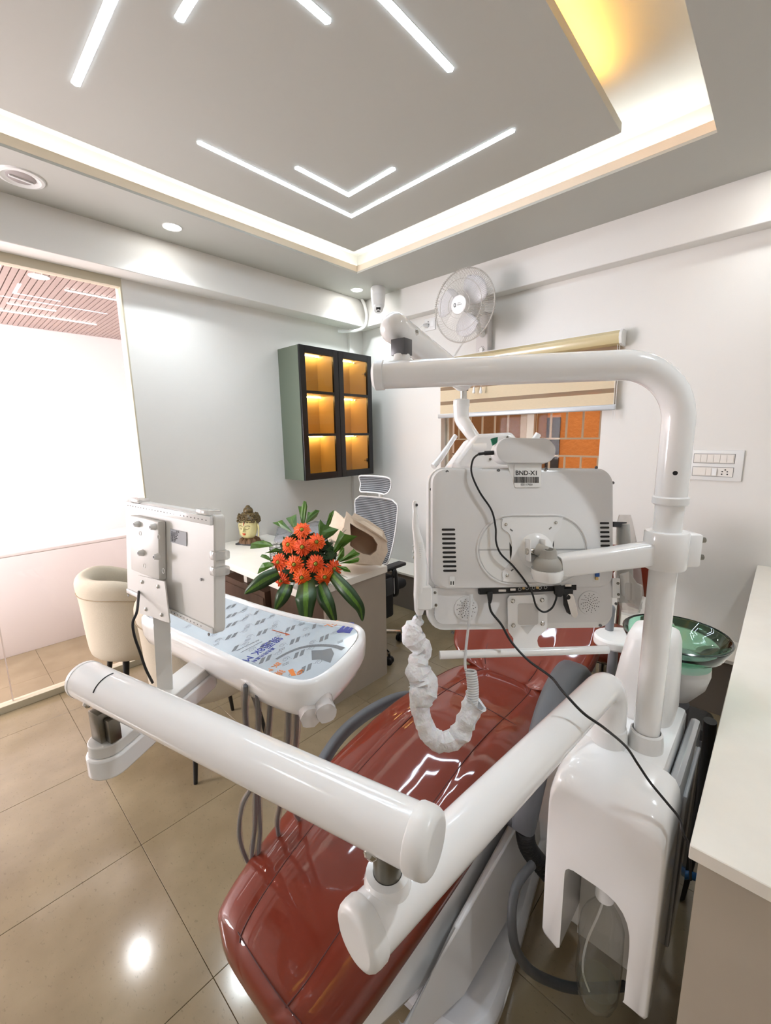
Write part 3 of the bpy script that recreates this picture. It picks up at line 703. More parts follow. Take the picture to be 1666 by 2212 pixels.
MB().tube(smoothpath([bagpt(752, 1135, d0+.2), bagpt(756, 1121, d0+.19), bagpt(768, 1118, d0+.18), bagpt(775, 1127, d0+.17)], 5), .009, 8, flat=.5).build('bag_handle', mat('maroon_cloth', (74, 20, 26), .8), bg)

# ---- bouquet
fb = atz(660, 1262, DT); D_F = 2.30
bq = thing('flower_bouquet', 'orange gerbera bouquet with fan-shaped green leaves at the desk end', 'bouquet', (fb.x+.06, fb.y+.10, DT))
OG = mat('gerbera_orange', (250, 112, 20), .5, var=.45, vscale=60, vcol=(238, 66, 8)); OG2 = mat('gerbera_red', (246, 84, 12), .5, var=.3, vscale=60)
GC = mat('gerbera_centre', (150, 150, 50), .8, bump=.6, bscale=300)
LG = mat('leaf_green', (72, 112, 26), .42, var=.35, vscale=30); LS = mat('leaf_stripe', (84, 124, 34), .4, var=.55, vscale=40, stretch=(3, 3, .4)); LD = mat('leaf_dark', (34, 66, 26), .4, var=.3, vscale=14); FR = mat('fern_green', (30, 56, 26), .6)
def flower(px, py, dd, dirx, diry, r=.052, m=OG):
    c = at(px, py, dd); n_ = (-CF + CR*dirx + CU*diry).normalized(); u = n_.orthogonal().normalized(); v = n_.cross(u)
    mb = MB()
    for layer, (nn, r0, lift) in enumerate(((22, r, .006), (20, r*.86, .013), (16, r*.6, .017))):
        for k in range(nn):
            a = 2*PI*(k+layer*.5)/nn+random.uniform(-.08, .08); rl = r0*random.uniform(.86, 1.06); d = u*math.cos(a)+v*math.sin(a); s = n_.cross(d)
            w_ = .0052*(1-.15*layer); dz = random.uniform(-.006, .004)
            pts = [c+d*.008+n_*lift*.4, c+d*rl*.45+s*w_+n_*lift, c+d*rl*.85+s*w_*.9+n_*(lift*.6+dz), c+d*rl+n_*(lift*.2+dz), c+d*rl*.85-s*w_*.9+n_*(lift*.6+dz), c+d*rl*.45-s*w_+n_*lift]
            mid = [c+d*rl*.45+n_*(lift-.0015), c+d*rl*.85+n_*(lift*.6+dz-.0015)]
            vs = [mb.bm.verts.new(p) for p in pts+mid]
            for f in ((0, 1, 6), (1, 2, 7, 6), (2, 3, 7), (3, 4, 7), (4, 5, 6, 7), (5, 0, 6)): mb.bm.faces.new([vs[i] for i in f])
    fl = mb.build('gerbera', m, bq, smooth=0)
    MB().sphere(c+n_*.012, .0095, n=12).build('flower_centre', GC, fl)
    MB().tube(smoothpath([c, c-n_*.04+V((0, 0, -.02)), V((fb.x+.07, fb.y+.10, DT+.04))], 5), .0028, 6).build('stem', LD, fl)
for px, py, dd, dx, dy, m_ in ((653, 1146, 2.26, 0, .5, OG), (625, 1177, 2.24, -.35, .2, OG), (654, 1182, 2.18, 0, .1, OG2), (684, 1172, 2.22, .2, .3, OG), (604, 1214, 2.20, -.5, 0, OG2), (637, 1219, 2.15, -.1, 0, OG), (682, 1218, 2.16, .15, .1, OG2), (609, 1252, 2.20, -.3, -.4, OG2), (653, 1246, 2.13, 0, -.2, OG), (701, 1245, 2.15, .3, -.2, OG), (720, 1229, 2.20, .7, .1, OG2)):
    flower(px, py, dd, dx, dy, .0515, m_)
def fanleaf(px0, py0, tips, dd, dd2):
    """fishtail palm leaflet: wedge with a ragged end"""
    a = at(px0, py0, dd); mb = MB(); P = [at(x_, y_, dd2) for x_, y_ in tips]; n_ = (-CF+CU*.4).normalized(); N_ = len(P)
    base = mb.bm.verts.new(a); mid = []; tip = []
    for i, p in enumerate(P):
        z = .004*((i % 2)*2-1); mid.append(mb.bm.verts.new(a.lerp(p, .6)+n_*z)); tip.append(mb.bm.verts.new(p+n_*random.uniform(-.006, .006)))
    for i in range(N_-1):
        mb.bm.faces.new((base, mid[i], mid[i+1])); mb.bm.faces.new((mid[i], tip[i], tip[i+1], mid[i+1]))
    o = mb.build('fan_leaf', LG, bq, smooth=0); s_ = o.modifiers.new('s', 'SOLIDIFY'); s_.thickness = .0009
fl_ = [((655, 1150), [(644, 1093), (652, 1094), (656, 1081), (662, 1084), (664, 1095), (660, 1110)], 2.34, 2.38),
       ((660, 1132), [(665, 1105), (672, 1108), (682, 1102), (691, 1103), (684, 1115), (676, 1124)], 2.36, 2.40),
       ((642, 1152), [(618, 1120), (628, 1116), (640, 1110), (638, 1128), (634, 1142)], 2.30, 2.36),
       ((634, 1152), [(589, 1130), (600, 1127), (610, 1124), (618, 1136), (624, 1148)], 2.28, 2.33),
       ((590, 1180), [(541, 1186), (543, 1174), (556, 1169), (570, 1168), (584, 1172)], 2.26, 2.30),
       ((588, 1213), [(562, 1202), (566, 1197), (574, 1198), (582, 1203)], 2.20, 2.22),
       ((592, 1222), [(556, 1240), (560, 1228), (568, 1216), (580, 1214), (590, 1216)], 2.18, 2.20),
       ((700, 1150), [(705, 1140), (712, 1110), (721, 1102), (722, 1108), (714, 1130)], 2.34, 2.36),
       ((690, 1170), [(688, 1135), (692, 1122), (700, 1132), (716, 1138), (732, 1143), (720, 1155), (706, 1165)], 2.30, 2.32),
       ((712, 1205), [(735, 1145), (745, 1154), (772, 1158), (760, 1162), (745, 1168), (728, 1190)], 2.27, 2.24),
       ((726, 1214), [(738, 1180), (744, 1184), (744, 1200), (738, 1212)], 2.22, 2.22),
       ((730, 1216), [(764, 1185), (770, 1192), (778, 1196), (776, 1200), (760, 1206)], 2.22, 2.20),
       ((732, 1217), [(774, 1204), (777, 1208), (774, 1214), (755, 1217)], 2.20, 2.18),
       ((725, 1222), [(748, 1224), (756, 1232), (758, 1236), (744, 1234)], 2.16, 2.14),
       ((620, 1190), [(572, 1195), (584, 1190), (596, 1184), (600, 1200), (590, 1206)], 2.30, 2.30)]
for a in fl_: fanleaf(a[0][0], a[0][1], a[1], a[2], a[3])
def strapleaf(pts, wd, lab=None):
    """long drooping leaf with a pale green midrib band"""
    P = smoothpath(pts, 6); k = len(P); mb = MB(); ms = MB(); L_ = []; Ls = []
    for i, p in enumerate(P):
        t = i/(k-1); tg = (P[min(i+1, k-1)]-P[max(i-1, 0)]).normalized(); s = tg.cross(-CF).normalized()
        w_ = wd*(math.sin(PI*min(1, .22+t*.78))**.75 if t < .99 else .02); e_ = -CF*(.10*w_)
        L_.append([p-s*w_-e_*2, p-s*w_*.5, p+e_*0, p+s*w_*.5, p+s*w_-e_*2])
        Ls.append([p-s*w_*.30-CF*.0016, p-CF*.0022, p+s*w_*.22-CF*.0016])
    for q, mm in ((L_, mb), (Ls, ms)):
        vs = [[mm.bm.verts.new(p) for p in r] for r in q]
        for i in range(k-1):
            for j in range(len(q[0])-1): mm.bm.faces.new((vs[i][j], vs[i][j+1], vs[i+1][j+1], vs[i+1][j]))
    o = mb.build('strap_leaf', LD, bq, smooth=60); o2 = ms.build('leaf_stripe', LS, o, smooth=60)
    s_ = o.modifiers.new('s', 'SOLIDIFY'); s_.thickness = .0008
strapleaf([at(602, 1238, 2.16), at(575, 1250, 2.12), at(552, 1265, 2.11), at(528, 1283, 2.12)], .036)
strapleaf([at(622, 1262, 2.14), at(614, 1280, 2.09), at(604, 1300, 2.08), at(594, 1318, 2.10)], .034)
strapleaf([at(660, 1255, 2.14), at(660, 1285, 2.03), at(660, 1312, 2.01), at(662, 1365, 2.02)], .052)
strapleaf([at(690, 1262, 2.14), at(700, 1290, 2.05), at(712, 1315, 2.03), at(726, 1350, 2.06)], .038)
strapleaf([at(716, 1240, 2.16), at(738, 1265, 2.08), at(760, 1290, 2.05), at(778, 1315, 2.05), at(783, 1342, 2.08)], .034)
# filler fern sprays and holder
fm_ = MB()
for k in range(120):
    t = random.random(); px = random.uniform(592, 735); py = random.uniform(1155, 1262); 
    c = at(px, py, 2.26+random.uniform(0, .06)); d = (CR*random.uniform(-1, 1)+CU*random.uniform(-.6, 1)-CF*.3).normalized(); s = d.cross(CF).normalized()
    for j in range(12):
        q = c+d*.005*j
        for sg in (-1, 1):
            e = q+(s*sg+d*.5)*.014*(1-j/14); fm_._add([q, q+d*.0018, e], [(0, 1, 2)])
    fm_.tube([c, c+d*.06], .0008, 3)
fm_.build('fern_spray', FR, bq, smooth=0, kind='stuff')
lv = MB()
for k in range(240):
    an_ = random.uniform(0, 2*PI); rd = math.sqrt(random.random()); c = at(660+62*rd*math.cos(an_), 1208+52*rd*math.sin(an_), random.uniform(2.25, 2.32)); d = (CR*random.uniform(-1, 1)+CU*random.uniform(-1, 1)-CF*.2).normalized(); s = d.cross(CF).normalized(); L0 = .07
    lv._add([c-d*L0*.5, c+s*.022, c+d*L0*.5, c-s*.022], [(0, 1, 2, 3)])
lv.build('filler_leaves', LD, bq, smooth=0, kind='stuff')
MB().lathe([(.05, 0), (.06, .01), (.062, .07), (.05, .09), (0, .09)], (fb.x+.07, fb.y+.10, DT)).build('flower_holder', mat('floral_foam', (36, 60, 34), .9), bq)

# ================================================================== SEATING
# ---- mesh office chair
oc0 = V((1.98, 2.10, 0)); oc = thing('office_chair', 'grey mesh high-back office chair with headrest behind the desk', 'chair', oc0)
def mesh_mat():
    m = mat('grey_mesh', (104, 108, 112), .6); nt = m.node_tree; N = nt.nodes.new; L = nt.links.new; b = nt.nodes['Principled BSDF']
    tc = N('ShaderNodeTexCoord'); wv = N('ShaderNodeTexWave'); wv.bands_direction = 'Z'; wv.inputs['Scale'].default_value = 24; wv.inputs['Distortion'].default_value = .25
    L(tc.outputs['Object'], wv.inputs[0]); r = N('ShaderNodeValToRGB'); r.color_ramp.elements[0].color = (*lin((78, 80, 83)), 1); r.color_ramp.elements[1].color = (*lin((158, 160, 162)), 1); r.color_ramp.elements[0].position = .35
    L(wv.outputs['Fac'], r.inputs[0]); L(r.outputs[0], b.inputs['Base Color'])
    bp = N('ShaderNodeBump'); bp.inputs['Distance'].default_value = .004; L(wv.outputs['Fac'], bp.inputs['Height']); L(bp.outputs[0], b.inputs['Normal']); return m
MM = mesh_mat()
def curved_panel(c, wdt, z0, z1, lean, curve, wt, name, rnd=.03):
    """bowed back panel facing -X; returns outline too"""
    o_ = MB(); g_ = []; n1, n2 = 16, 14; edge = []
    for i in range(n1+1):
        v = i/n1; r_ = []
        z = z0+(z1-z0)*v
        dz = min(v, 1-v)*(z1-z0); inset = rnd-math.sqrt(max(0, rnd*rnd-max(0, rnd-dz)**2))
        hw = wdt/2*(1-wt*(1-v))-inset
        for j in range(n2+1):
            u = (j/n2-.5)*2; r_.append(V((c[0]+lean*(v-.5)-curve*u*u+.02*math.sin(PI*v*1.2), c[1]+hw*u, z)))
        g_.append(r_)
    edge = [r[0] for r in g_]+g_[-1][1:]+[r[-1] for r in g_[::-1]][1:]+g_[0][1:-1][::-1]
    vs = [[o_.bm.verts.new(p) for p in r] for r in g_]
    for i in range(n1):
        for j in range(n2): o_.bm.faces.new((vs[i][j], vs[i][j+1], vs[i+1][j+1], vs[i+1][j]))
    o = o_.build(name, MM, oc, smooth=60); s_ = o.modifiers.new('s', 'SOLIDIFY'); s_.thickness = .004
    MB().tube(edge, .0055, 8, closed=True).build(name+'_frame', M_WPLAST, oc, label='white plastic edging')
curved_panel((2.205, 2.175), .45, .60, 1.075, .10, .03, .18, 'backrest', .06)
curved_panel((2.22, 2.165), .33, 1.115, 1.235, .03, .035, .12, 'headrest', .03)
MB().tube(smoothpath([(2.28, 2.17, .50), (2.30, 2.17, .75), (2.27, 2.17, 1.0), (2.255, 2.17, 1.17)], 5), .016, 10).build('spine', M_WPLAST, oc)
MB().box((1.875, 1.90, .44), (2.25, 2.34, .51), bev=.03, seg=3).build('seat', mat('black_fabric', (24, 24, 26), .9), oc)
for s_ in (-1, 1):
    yy = 2.11+s_*.275
    MB().tube(smoothpath([(2.05, yy-s_*.06, .45), (2.05, yy, .47), (2.04, yy, .60), (2.02, yy, .655)], 5), .017, 10).build('arm_post', M_BLACK, oc)
    MB().box((1.90, yy-.035, .655), (2.12, yy+.035, .68), bev=.01).build('arm_pad', M_BLACK, oc)
MB().cyl((1.98, 2.10, .09), (1.98, 2.10, .44), .028).build('gas_lift', M_BLACK, oc)
MB().lathe([(.0, .075), (.05, .075), (.045, .12), (.03, .13), (0, .13)], (1.98, 2.10, 0)).build('hub', M_CHROME, oc)
for k in range(5):
    a = math.radians(-25+72*k); e = oc0+V((math.cos(a), math.sin(a), 0))*.29
    MB().tube([oc0+V((0, 0, .10)), oc0.lerp(e, .5)+V((0, 0, .105)), e+V((0, 0, .075))], [.022, .019, .014], 10).build('base_arm', M_CHROME, oc)
    MB().cyl(e+V((0, 0, .075)), e+V((0, 0, .05)), .007).build('caster_stem', M_BLACK, oc)
    s = V((-math.sin(a+.5), math.cos(a+.5), 0))
    w_ = MB()
    for q in (-1, 1): w_.lathe([(0, 0), (.022, 0), (.027, .004), (.027, .016), (.022, .02), (0, .02)], e+V((0, 0, .027))+s*(.004*q), s*q, 20)
    w_.build('caster', M_BLACK, oc)
bgk = thing('black_backpack', 'black bag with a pale zip hanging beside the office chair arm', 'bag', (1.93, 1.86, .3))
MB().box((1.89, 1.80, .335), (1.99, 1.865, .62), bev=.02, seg=3).build('body', mat('black_nylon', (14, 14, 15), .8), bgk)
MB().box((1.90, 1.785, .50), (1.965, 1.802, .615), bev=.006).build('pocket', mat('grey_nylon', (52, 54, 56), .6), bgk)
MB().tube(smoothpath([(1.955, 1.79, .62), (1.975, 1.785, .66), (1.985, 1.80, .63), (1.985, 1.79, .50)], 6), .007, 8).build('strap', M_BLACK, bgk)
MB().tube([(1.970, 1.783, .61), (1.972, 1.783, .50)], .002, 6).build('zip', M_WPLAST, bgk)

# ---- beige tub chairs
def linen():
    m = mat('beige_linen', (200, 189, 168), .9, bump=.35, bscale=260, var=.08, vscale=180, stretch=(1, 1, 2.5)); return m
ML = linen()
def tub_chair(c, label):
    c = V(c); r = thing('tub_chair', label, 'chair', c, 'beige tub chairs in front of the desk')
    # profile (radius, height) going round the wall, open towards +X
    prof = [(.205, .37), (.250, .372), (.262, .40), (.270, .55), (.276, .70), (.286, .750), (.288, .785), (.275, .815), (.250, .826), (.222, .815), (.206, .785), (.202, .74), (.205, .50), (.203, .42)]
    rings = []; n = 30
    for i in range(n+1):
        a = math.radians(48+264*i/n); t = abs(i/n-.5)*2; low = .16*max(0, t-.35)**1.6/.65**1.6
        ring = []
        for q, z in prof:
            zz = z-low*(z-.37)/.42; ring.append(c+V((q*math.cos(a), q*math.sin(a), zz)))
        rings.append(ring)
    MB().rings(rings).build('shell', ML, r, smooth=60, sub=1)
    pts = [c+V((.2835*math.cos(math.radians(48+264*i/n)), .2835*math.sin(math.radians(48+264*i/n)), .728-.12*max(0, abs(i/n-.5)*2-.35)**1.6/.5)) for i in range(n+1)]
    MB().tube(pts, .0022, 5).build('piping', mat('linen_dark', (160, 142, 116), .9), r)
    MB().lathe([(.0, .36), (.19, .36), (.203, .38), (.203, .46), (.185, .485), (.0, .495)], c, n=36).build('seat', ML, r, smooth=50)
    for sx in (-1, 1):
        for sy in (-1, 1):
            MB().tube([c+V((sx*.13, sy*.13, .37)), c+V((sx*.185, sy*.185, 0))], [.017, .009], 12).build('leg', mat('black_leg', (16, 16, 17), .4), r)
    return r
tub_chair((.715, 2.62, 0), 'beige fabric tub chair on black legs by the glass partition')
tub_chair((.805, 1.965, 0), 'beige tub chair hidden under the instrument tray, only black legs showing')

# ---- doctor's stool
stl = thing('doctor_stool', 'brown padded stool with backrest behind the cuspidor', 'stool', (2.30, .60, 0))
MB().lathe([(0, .40), (.17, .40), (.195, .42), (.20, .45), (.185, .475), (0, .485)], (2.30, .60, 0), n=36).build('seat', M_VINYL, stl, smooth=50)
MB().lathe([(0, .37), (.12, .37), (.13, .40), (0, .40)], (2.30, .60, 0)).build('seat_plate', M_BLACK, stl)
MB().cyl((2.30, .60, .08), (2.30, .60, .37), .025).build('gas_lift', M_CHROME, stl)
bk = []
for i in range(9):
    a = math.radians(-62+14*i); bk.append((2.30+.25*math.cos(a)-.0, .60+.25*math.sin(a), .78))
b_ = MB(); rg = []
for i, p in enumerate(bk):
    t = abs(i/8-.5)*2; hh = .13*math.sqrt(max(.05, 1-t**4)); d = V((p[0]-2.30, p[1]-.60, 0)).normalized()
    rg.append([V(p)+d*(.022*math.cos(2*PI*j/14))+V((0, 0, hh*math.sin(2*PI*j/14))) for j in range(14)])
b_.rings(rg).build('backrest', M_VINYL, stl, smooth=60)
MB().tube(smoothpath([(2.36, .60, .39), (2.54, .60, .40), (2.57, .60, .52), (2.57, .60, .72)], 5), .014, 10).build('back_bracket', M_CHROME, stl)
for k in range(5):
    a = 2*PI*k/5+.3; e = V((2.30+.24*math.cos(a), .60+.24*math.sin(a), 0))
    MB().tube([(2.30, .60, .10), e+V((0, 0, .07))], [.02, .014], 10).build('base_arm', M_CHROME, stl)
    MB().lathe([(0, -.016), (.024, -.014), (.026, 0), (.024, .014), (0, .016)], e+V((0, 0, .027)), V((-math.sin(a), math.cos(a), 0)), 18).cyl(e+V((0, 0, .07)), e+V((0, 0, .03)), .006).build('caster', M_BLACK, stl)

# ================================================================== DENTAL CHAIR
dc = thing('dental_chair', 'reclining brown vinyl dental chair on a white base in the foreground', 'dental chair', (1.0, .74, 0))
def cushion_ring(c, side, up, hw, th, bulge=.0, n=80, ex=3.2, dip=.47, crown=.010):
    """rounded cross-section with two stitched channels in its upper face"""
    out = []
    for j in range(n):
        a = 2*PI*j/n; ca, sa = math.cos(a), math.sin(a)
        x = math.copysign(abs(ca)**(2/ex), ca)*hw; z = math.copysign(abs(sa)**(2/ex), sa)*th
        if sa > 0:
            u = x/hw; z += crown*(1-u*u)
            for q in (-dip, dip): z -= .0055*math.exp(-((u-q)/.05)**2)
        out.append(c+side*x+up*z)
    return out
seat_st = [  # x, y centre, top z, half width, half thickness
    (.322, .722, .320, .10, .012), (.328, .722, .340, .150, .026), (.345, .724, .358, .190, .042), (.38, .730, .366, .210, .050), (.44, .744, .376, .228, .055), (.55, .762, .394, .248, .058), (.70, .774, .421, .266, .060),
    (.85, .781, .449, .277, .062), (.98, .783, .474, .279, .064), (1.08, .781, .494, .278, .066), (1.18, .778, .505, .276, .066), (1.30, .774, .506, .273, .066), (1.42, .770, .503, .266, .064), (1.52, .770, .500, .255, .060), (1.58, .770, .497, .22, .045), (1.60, .770, .485, .16, .02)]
rings = []; topl = []
for i, (x, y, z, hw, th) in enumerate(seat_st):
    a = seat_st[max(0, i-1)]; b = seat_st[min(len(seat_st)-1, i+1)]
    t = (V((b[0], b[1], b[2]-b[4]))-V((a[0], a[1], a[2]-a[4]))); t.z *= .5; t.normalize()
    if i < 3: t = V((1, .04, 0))
    side = V((-t.y, t.x, 0)).normalized(); up = t.cross(side); up = -up if up.z < 0 else up
    c = V((x, y, z-th)); rings.append(cushion_ring(c, side, up, hw, th)); topl.append((c, side, up, hw, th))
seat = MB().rings(rings).build('seat', M_VINYL, dc, smooth=80, sub=1)
def seam_on(st, q, i0, i1, par, r=.0016):
    P = []
    for c, side, up, hw, th in st[i0:i1]:
        ex = 3.2; sa = (1-abs(q)**ex)**(1/ex); P.append(c+side*hw*q+up*(th*sa+.010*(1-q*q)-.0042))
    MB().tube(smoothpath(P, 4), r, 6).build('seam', M_SEAM, par)
for q in (-.47, .47): seam_on(topl, q, 2, 15, seat)
MB().tube(smoothpath([(.350, .855, .362), (.347, .80, .366), (.346, .722, .3675), (.349, .64, .366), (.356, .59, .362)], 5), .0016, 6).build('seam', M_SEAM, seat)
c, side, up, hw, th = topl[11]
MB().tube(smoothpath([c+side*hw*u+up*(th*(1-abs(u)**3.2)**.3125+.010*(1-u*u)-.001) for u in (-.93, -.6, -.2, .2, .6, .93)], 4), .0016, 6).build('seam', M_SEAM, seat)
# backrest, leaning away and ending in a narrower head part
back_st = []
for t_, hw, th, cy in ((0, .17, .02, .775), (.03, .25, .042, .774), (.08, .295, .055, .773), (.18, .315, .062, .770), (.30, .32, .064, .768), (.45, .30, .064, .766), (.58, .26, .060, .764), (.68, .20, .055, .762), (.73, .15, .035, .762)):
    ang = math.radians(40+10*t_); x = 1.565+t_*math.cos(ang); z = .47+t_*math.sin(ang)
    tg = V((math.cos(ang), 0, math.sin(ang))); side = V((0, 1, 0)); up = V((-math.sin(ang), 0, math.cos(ang)))
    back_st.append((V((x, cy, z)), side, up, hw, th))
rg = []
for c, side, up, hw, th in back_st:
    ring = cushion_ring(c, side, up, hw, th, crown=.0)
    ring = [p+up*(.05*(abs((p-c).dot(side))/max(hw, .01))**2.4*min(1, hw/.3)) for p in ring]       # wings curl forward
    rg.append(ring)
bk_ = MB().rings(rg).build('backrest', M_VINYL, dc, smooth=80, sub=1)
for q in (-.40, .40): 
    P = [c+side*hw*q+up*(th*.985-.0042+.05*abs(q)**2.4) for c, side, up, hw, th in back_st[1:8]]
    MB().tube(smoothpath(P, 4), .0016, 6).build('seam', M_SEAM, bk_)
hm = Matrix.Translation((2.10, .762, 1.02)) @ Matrix.Rotation(math.radians(-52), 4, 'Y')
MB(hm).box((-.10, -.14, -.035), (.10, .14, .035), bev=.032, seg=4).build('headrest', M_VINYL, dc)
MB(hm).box((-.22, -.03, -.05), (-.08, .03, -.036), bev=.004).build('headrest_stem', M_CHROME, dc)
bsh = MB(Matrix.Translation((1.80, .77, .66)) @ Matrix.Rotation(math.radians(-45), 4, 'Y')); bsh.box((-.26, -.22, -.10), (.28, .22, -.06), bev=.018, seg=3); bsh.build('back_shell', M_WHITE, dc)
# armrests
def bar(path, hw, ht, name, m, n=14, side=None, par=None):
    P = smoothpath(path, 6); k = len(P); rg = []
    for i, p in enumerate(P):
        t = (P[min(i+1, k-1)]-P[max(i-1, 0)]).normalized(); s = V((0, 1, 0)); s = (s-t*s.dot(t)).normalized(); u = t.cross(s)
        f = i/(k-1); w_ = hw(f) if callable(hw) else hw; h_ = ht(f) if callable(ht) else ht
        rg.append([p+s*math.copysign(abs(math.cos(2*PI*j/n))**.7, math.cos(2*PI*j/n))*w_+u*math.copysign(abs(math.sin(2*PI*j/n))**.7, math.sin(2*PI*j/n))*h_ for j in range(n)])
    return MB().rings(rg).build(name, m, par or dc, smooth=60)
bar([(1.005, .430, .42), (1.03, .432, .475), (1.10, .440, .57), (1.18, .448, .650), (1.26, .455, .688), (1.36, .462, .706), (1.45, .466, .700), (1.50, .468, .66)], lambda f: .030+.022*f, lambda f: .028+.012*math.sin(PI*min(1, f*1.1)), 'armrest', mat('arm_polymer', (88, 90, 93), .5))
MB().cyl((1.01, .43, .43), (1.01, .50, .43), .022).build('armrest_pivot', M_DGREY, dc)
bar([(.68, 1.035, .34), (.82, 1.092, .385), (.95, 1.128, .405), (1.10, 1.135, .41), (1.25, 1.12, .40), (1.36, 1.09, .37)], .020, .024, 'armrest', mat('arm_polymer', (88, 90, 93), .5))
MB().cyl((1.34, 1.00, .38), (1.34, 1.08, .38), .022).build('armrest_pivot', M_DGREY, dc)
# white base
def hull(st, name, m, bev=.012):
    b_ = MB()
    rg = []
    for x, y0, y1, z0, z1 in st: rg.append([(x, y0, z0), (x, y1, z0), (x, y1-.02, z1), (x, y0+.02, z1)])
    b_.rings(rg); return b_.build(name, m, dc, smooth=40, bev=bev)
hull([(.34, .56, .76, .30, .345), (.50, .53, .86, .20, .345), (.80, .505, .96, .115, .350), (1.20, .515, 1.0, .10, .350), (1.50, .55, .98, .16, .36)], 'body', M_WHITE, .02)
hull([(.55, .475, .50, .17, .22), (.75, .455, .51, .10, .30), (1.05, .455, .52, .10, .345), (1.25, .47, .53, .16, .35)], 'side_cover', mat('light_grey_panel', (216, 216, 217), .3), .008)
pl = MB(); o = []
for x_, y_ in ((1.70, .50), (1.70, 1.05), (.85, 1.02), (.70, .95), (.62, .80), (.66, .62), (.675, .49), (.70, .425), (.75, .392), (.82, .385), (1.0, .415), (1.3, .47)): o.append((x_, y_, .012))
P = [p for p in smoothpath(o, 4, closed=True)]; pl.prism(P, (0, 0, .060)); pl.build('floor_plate', mat('plate_grey', (206, 208, 212), .22, coat=.4), dc, smooth=40, bev=.018)
MB().box((.80, .50, .0), (1.6, .95, .012)).build('foot_pad', M_BLACK, dc, smooth=0)
# hoses beside the chair
hz = [(1.03, .436, .40), (1.045, .43, .33), (1.08, .405, .26), (1.13, .37, .18), (1.22, .34, .10)]
P = smoothpath(hz, 14); rr = [.024+.003*(i % 2) for i in range(len(P))]
tag(MB().tube(P, rr, 16).build('corrugated_hose', M_BLACK, origin=hz[0]), 'black corrugated hose between dental chair and white unit box', 'hose')
hz = [at(1150, 1868, 1.16), at(1118, 1910, 1.10), at(1106, 1970, 1.06), at(1112, 2040, 1.04), at(1140, 2090, 1.05), at(1185, 2118, 1.08), at(1250, 2135, 1.10), at(1350, 2130, 1.14)]
tag(MB().tube(smoothpath(hz, 8), .0115, 12).build('suction_hose', mat('grey_hose', (74, 75, 76), .5), origin=hz[0]), 'dark grey smooth hose looping on the floor under the white unit box', 'hose')

# ================================================================== UNIT BOX, POLE, CUSPIDOR
ub = thing('dental_unit_box', 'glossy white dental unit box with an arched bottle bay at lower right', 'dental unit', (1.07, .20, 0))
fz_ = [(.300, .322), (.308, .328), (.312, .338), (.314, .60), (.314, .70), (.312, .745), (.306, .772), (.296, .790), (.282, .798), (.265, .800), (.130, .800), (.112, .797), (.098, .788), (.088, .770), (.084, .740), (.083, .60), (.083, .315), (.086, .308), (.094, .306), (.122, .314), (.128, .322), (.128, .46), (.130, .49), (.136, .515), (.146, .534), (.160, .547), (.178, .554), (.20, .556), (.248, .557), (.258, .554), (.264, .547), (.266, .535), (.266, .325), (.272, .318)]
def prx(pts, x0, x1, mb): return mb.prism([V((x0, y, z)) for y, z in pts], (x1-x0, 0, 0))
fas = MB(); pass
def fsec(x_, top, inset):
    o = []
    for y, z in fz_:
        yy = y; zz = z if z <= .66 else .66+(z-.66)*(top-.66)/(.80-.66)
        if abs(y-.198) > .075: yy = y-inset*(1 if y > .198 else -1)
        if z < .34 and abs(y-.198) > .10: zz = z+inset
        o.append((x_, yy, zz))
    return o
fas.rings([fsec(.8600, .742, .008), fsec(.8620, .752, .003), fsec(.868, .765, .0008), fsec(.880, .781, 0), fsec(.898, .794, 0), fsec(.925, .800, 0), fsec(1.0, .800, 0)])
fas.build('fascia', M_WHITE, ub, smooth=60)
MB().box((1.0, .118, .235), (1.285, .313, .800), bev=.012).build('body', M_WHITE, ub)
MB().box((.985, .13, .24), (1.0, .264, .552)).build('bay_back', mat('bay_grey', (200, 198, 194), .4), ub, smooth=0)
sp = MB(); sp.box((1.002, .086, .26), (1.30, .112, .775), bev=.012).box((1.05, .078, .30), (1.26, .087, .72), bev=.004); sp.build('side_panel', mat('silver_grey', (188, 190, 193), .22, metal=.3, coat=.5), ub)
MB().box((1.17, .20, .0), (1.22, .26, .24), bev=.01).build('foot_column', mat('column_grey', (80, 78, 76), .5), ub)
for (x_, y_, r_) in ((1.02, .237, .036), (1.055, .168, .033)):
    MB().lathe([(r_+.004, .795), (r_+.003, .815), (r_, .838), (r_-.004, .842)], (x_, y_, 0), cap=False).build('collar', M_WPLAST, ub)
# water bottle in the bay
bo = thing('water_bottle', 'clear plastic water bottle with white cap hanging in the unit box bay', 'bottle', (.932, .197, .155))
PET = pane_mat('pet', (252, 252, 250), .03, .05, (225, 225, 222))
bp2 = V((.932, .197, 0))
bz = lambda z: .155+(z-.235)*1.16
prof = [(r_*1.06, bz(z)) for r_, z in ((.013, .545), (.014, .50), (.018, .485), (.036, .455), (.044, .43), (.046, .40), (.044, .375), (.046, .35), (.046, .30), (.044, .265), (.038, .245), (.030, .235), (.026, .243), (.012, .252), (.002, .252))]
b_ = MB(); rg = []
for r_, z_ in prof:
    rg.append([bp2+V((r_*(1+(.03*math.sin(3*a_+z_*60) if .18 < z_ < .40 else 0)-(.10*max(0, math.cos(5*a_)) if z_ < .20 else 0))*math.cos(a_), r_*(1+(.03*math.sin(3*a_+z_*60) if .18 < z_ < .40 else 0)-(.10*max(0, math.cos(5*a_)) if z_ < .20 else 0))*math.sin(a_), z_)) for a_ in [2*PI*j/40 for j in range(40)]])
b_.rings(rg, cap=False).build('bottle_body', PET, bo, smooth=60)
MB().lathe([(0, .532), (.019, .531), (.020, .462), (.017, .460)], bp2).build('cap', M_WPLAST, bo)
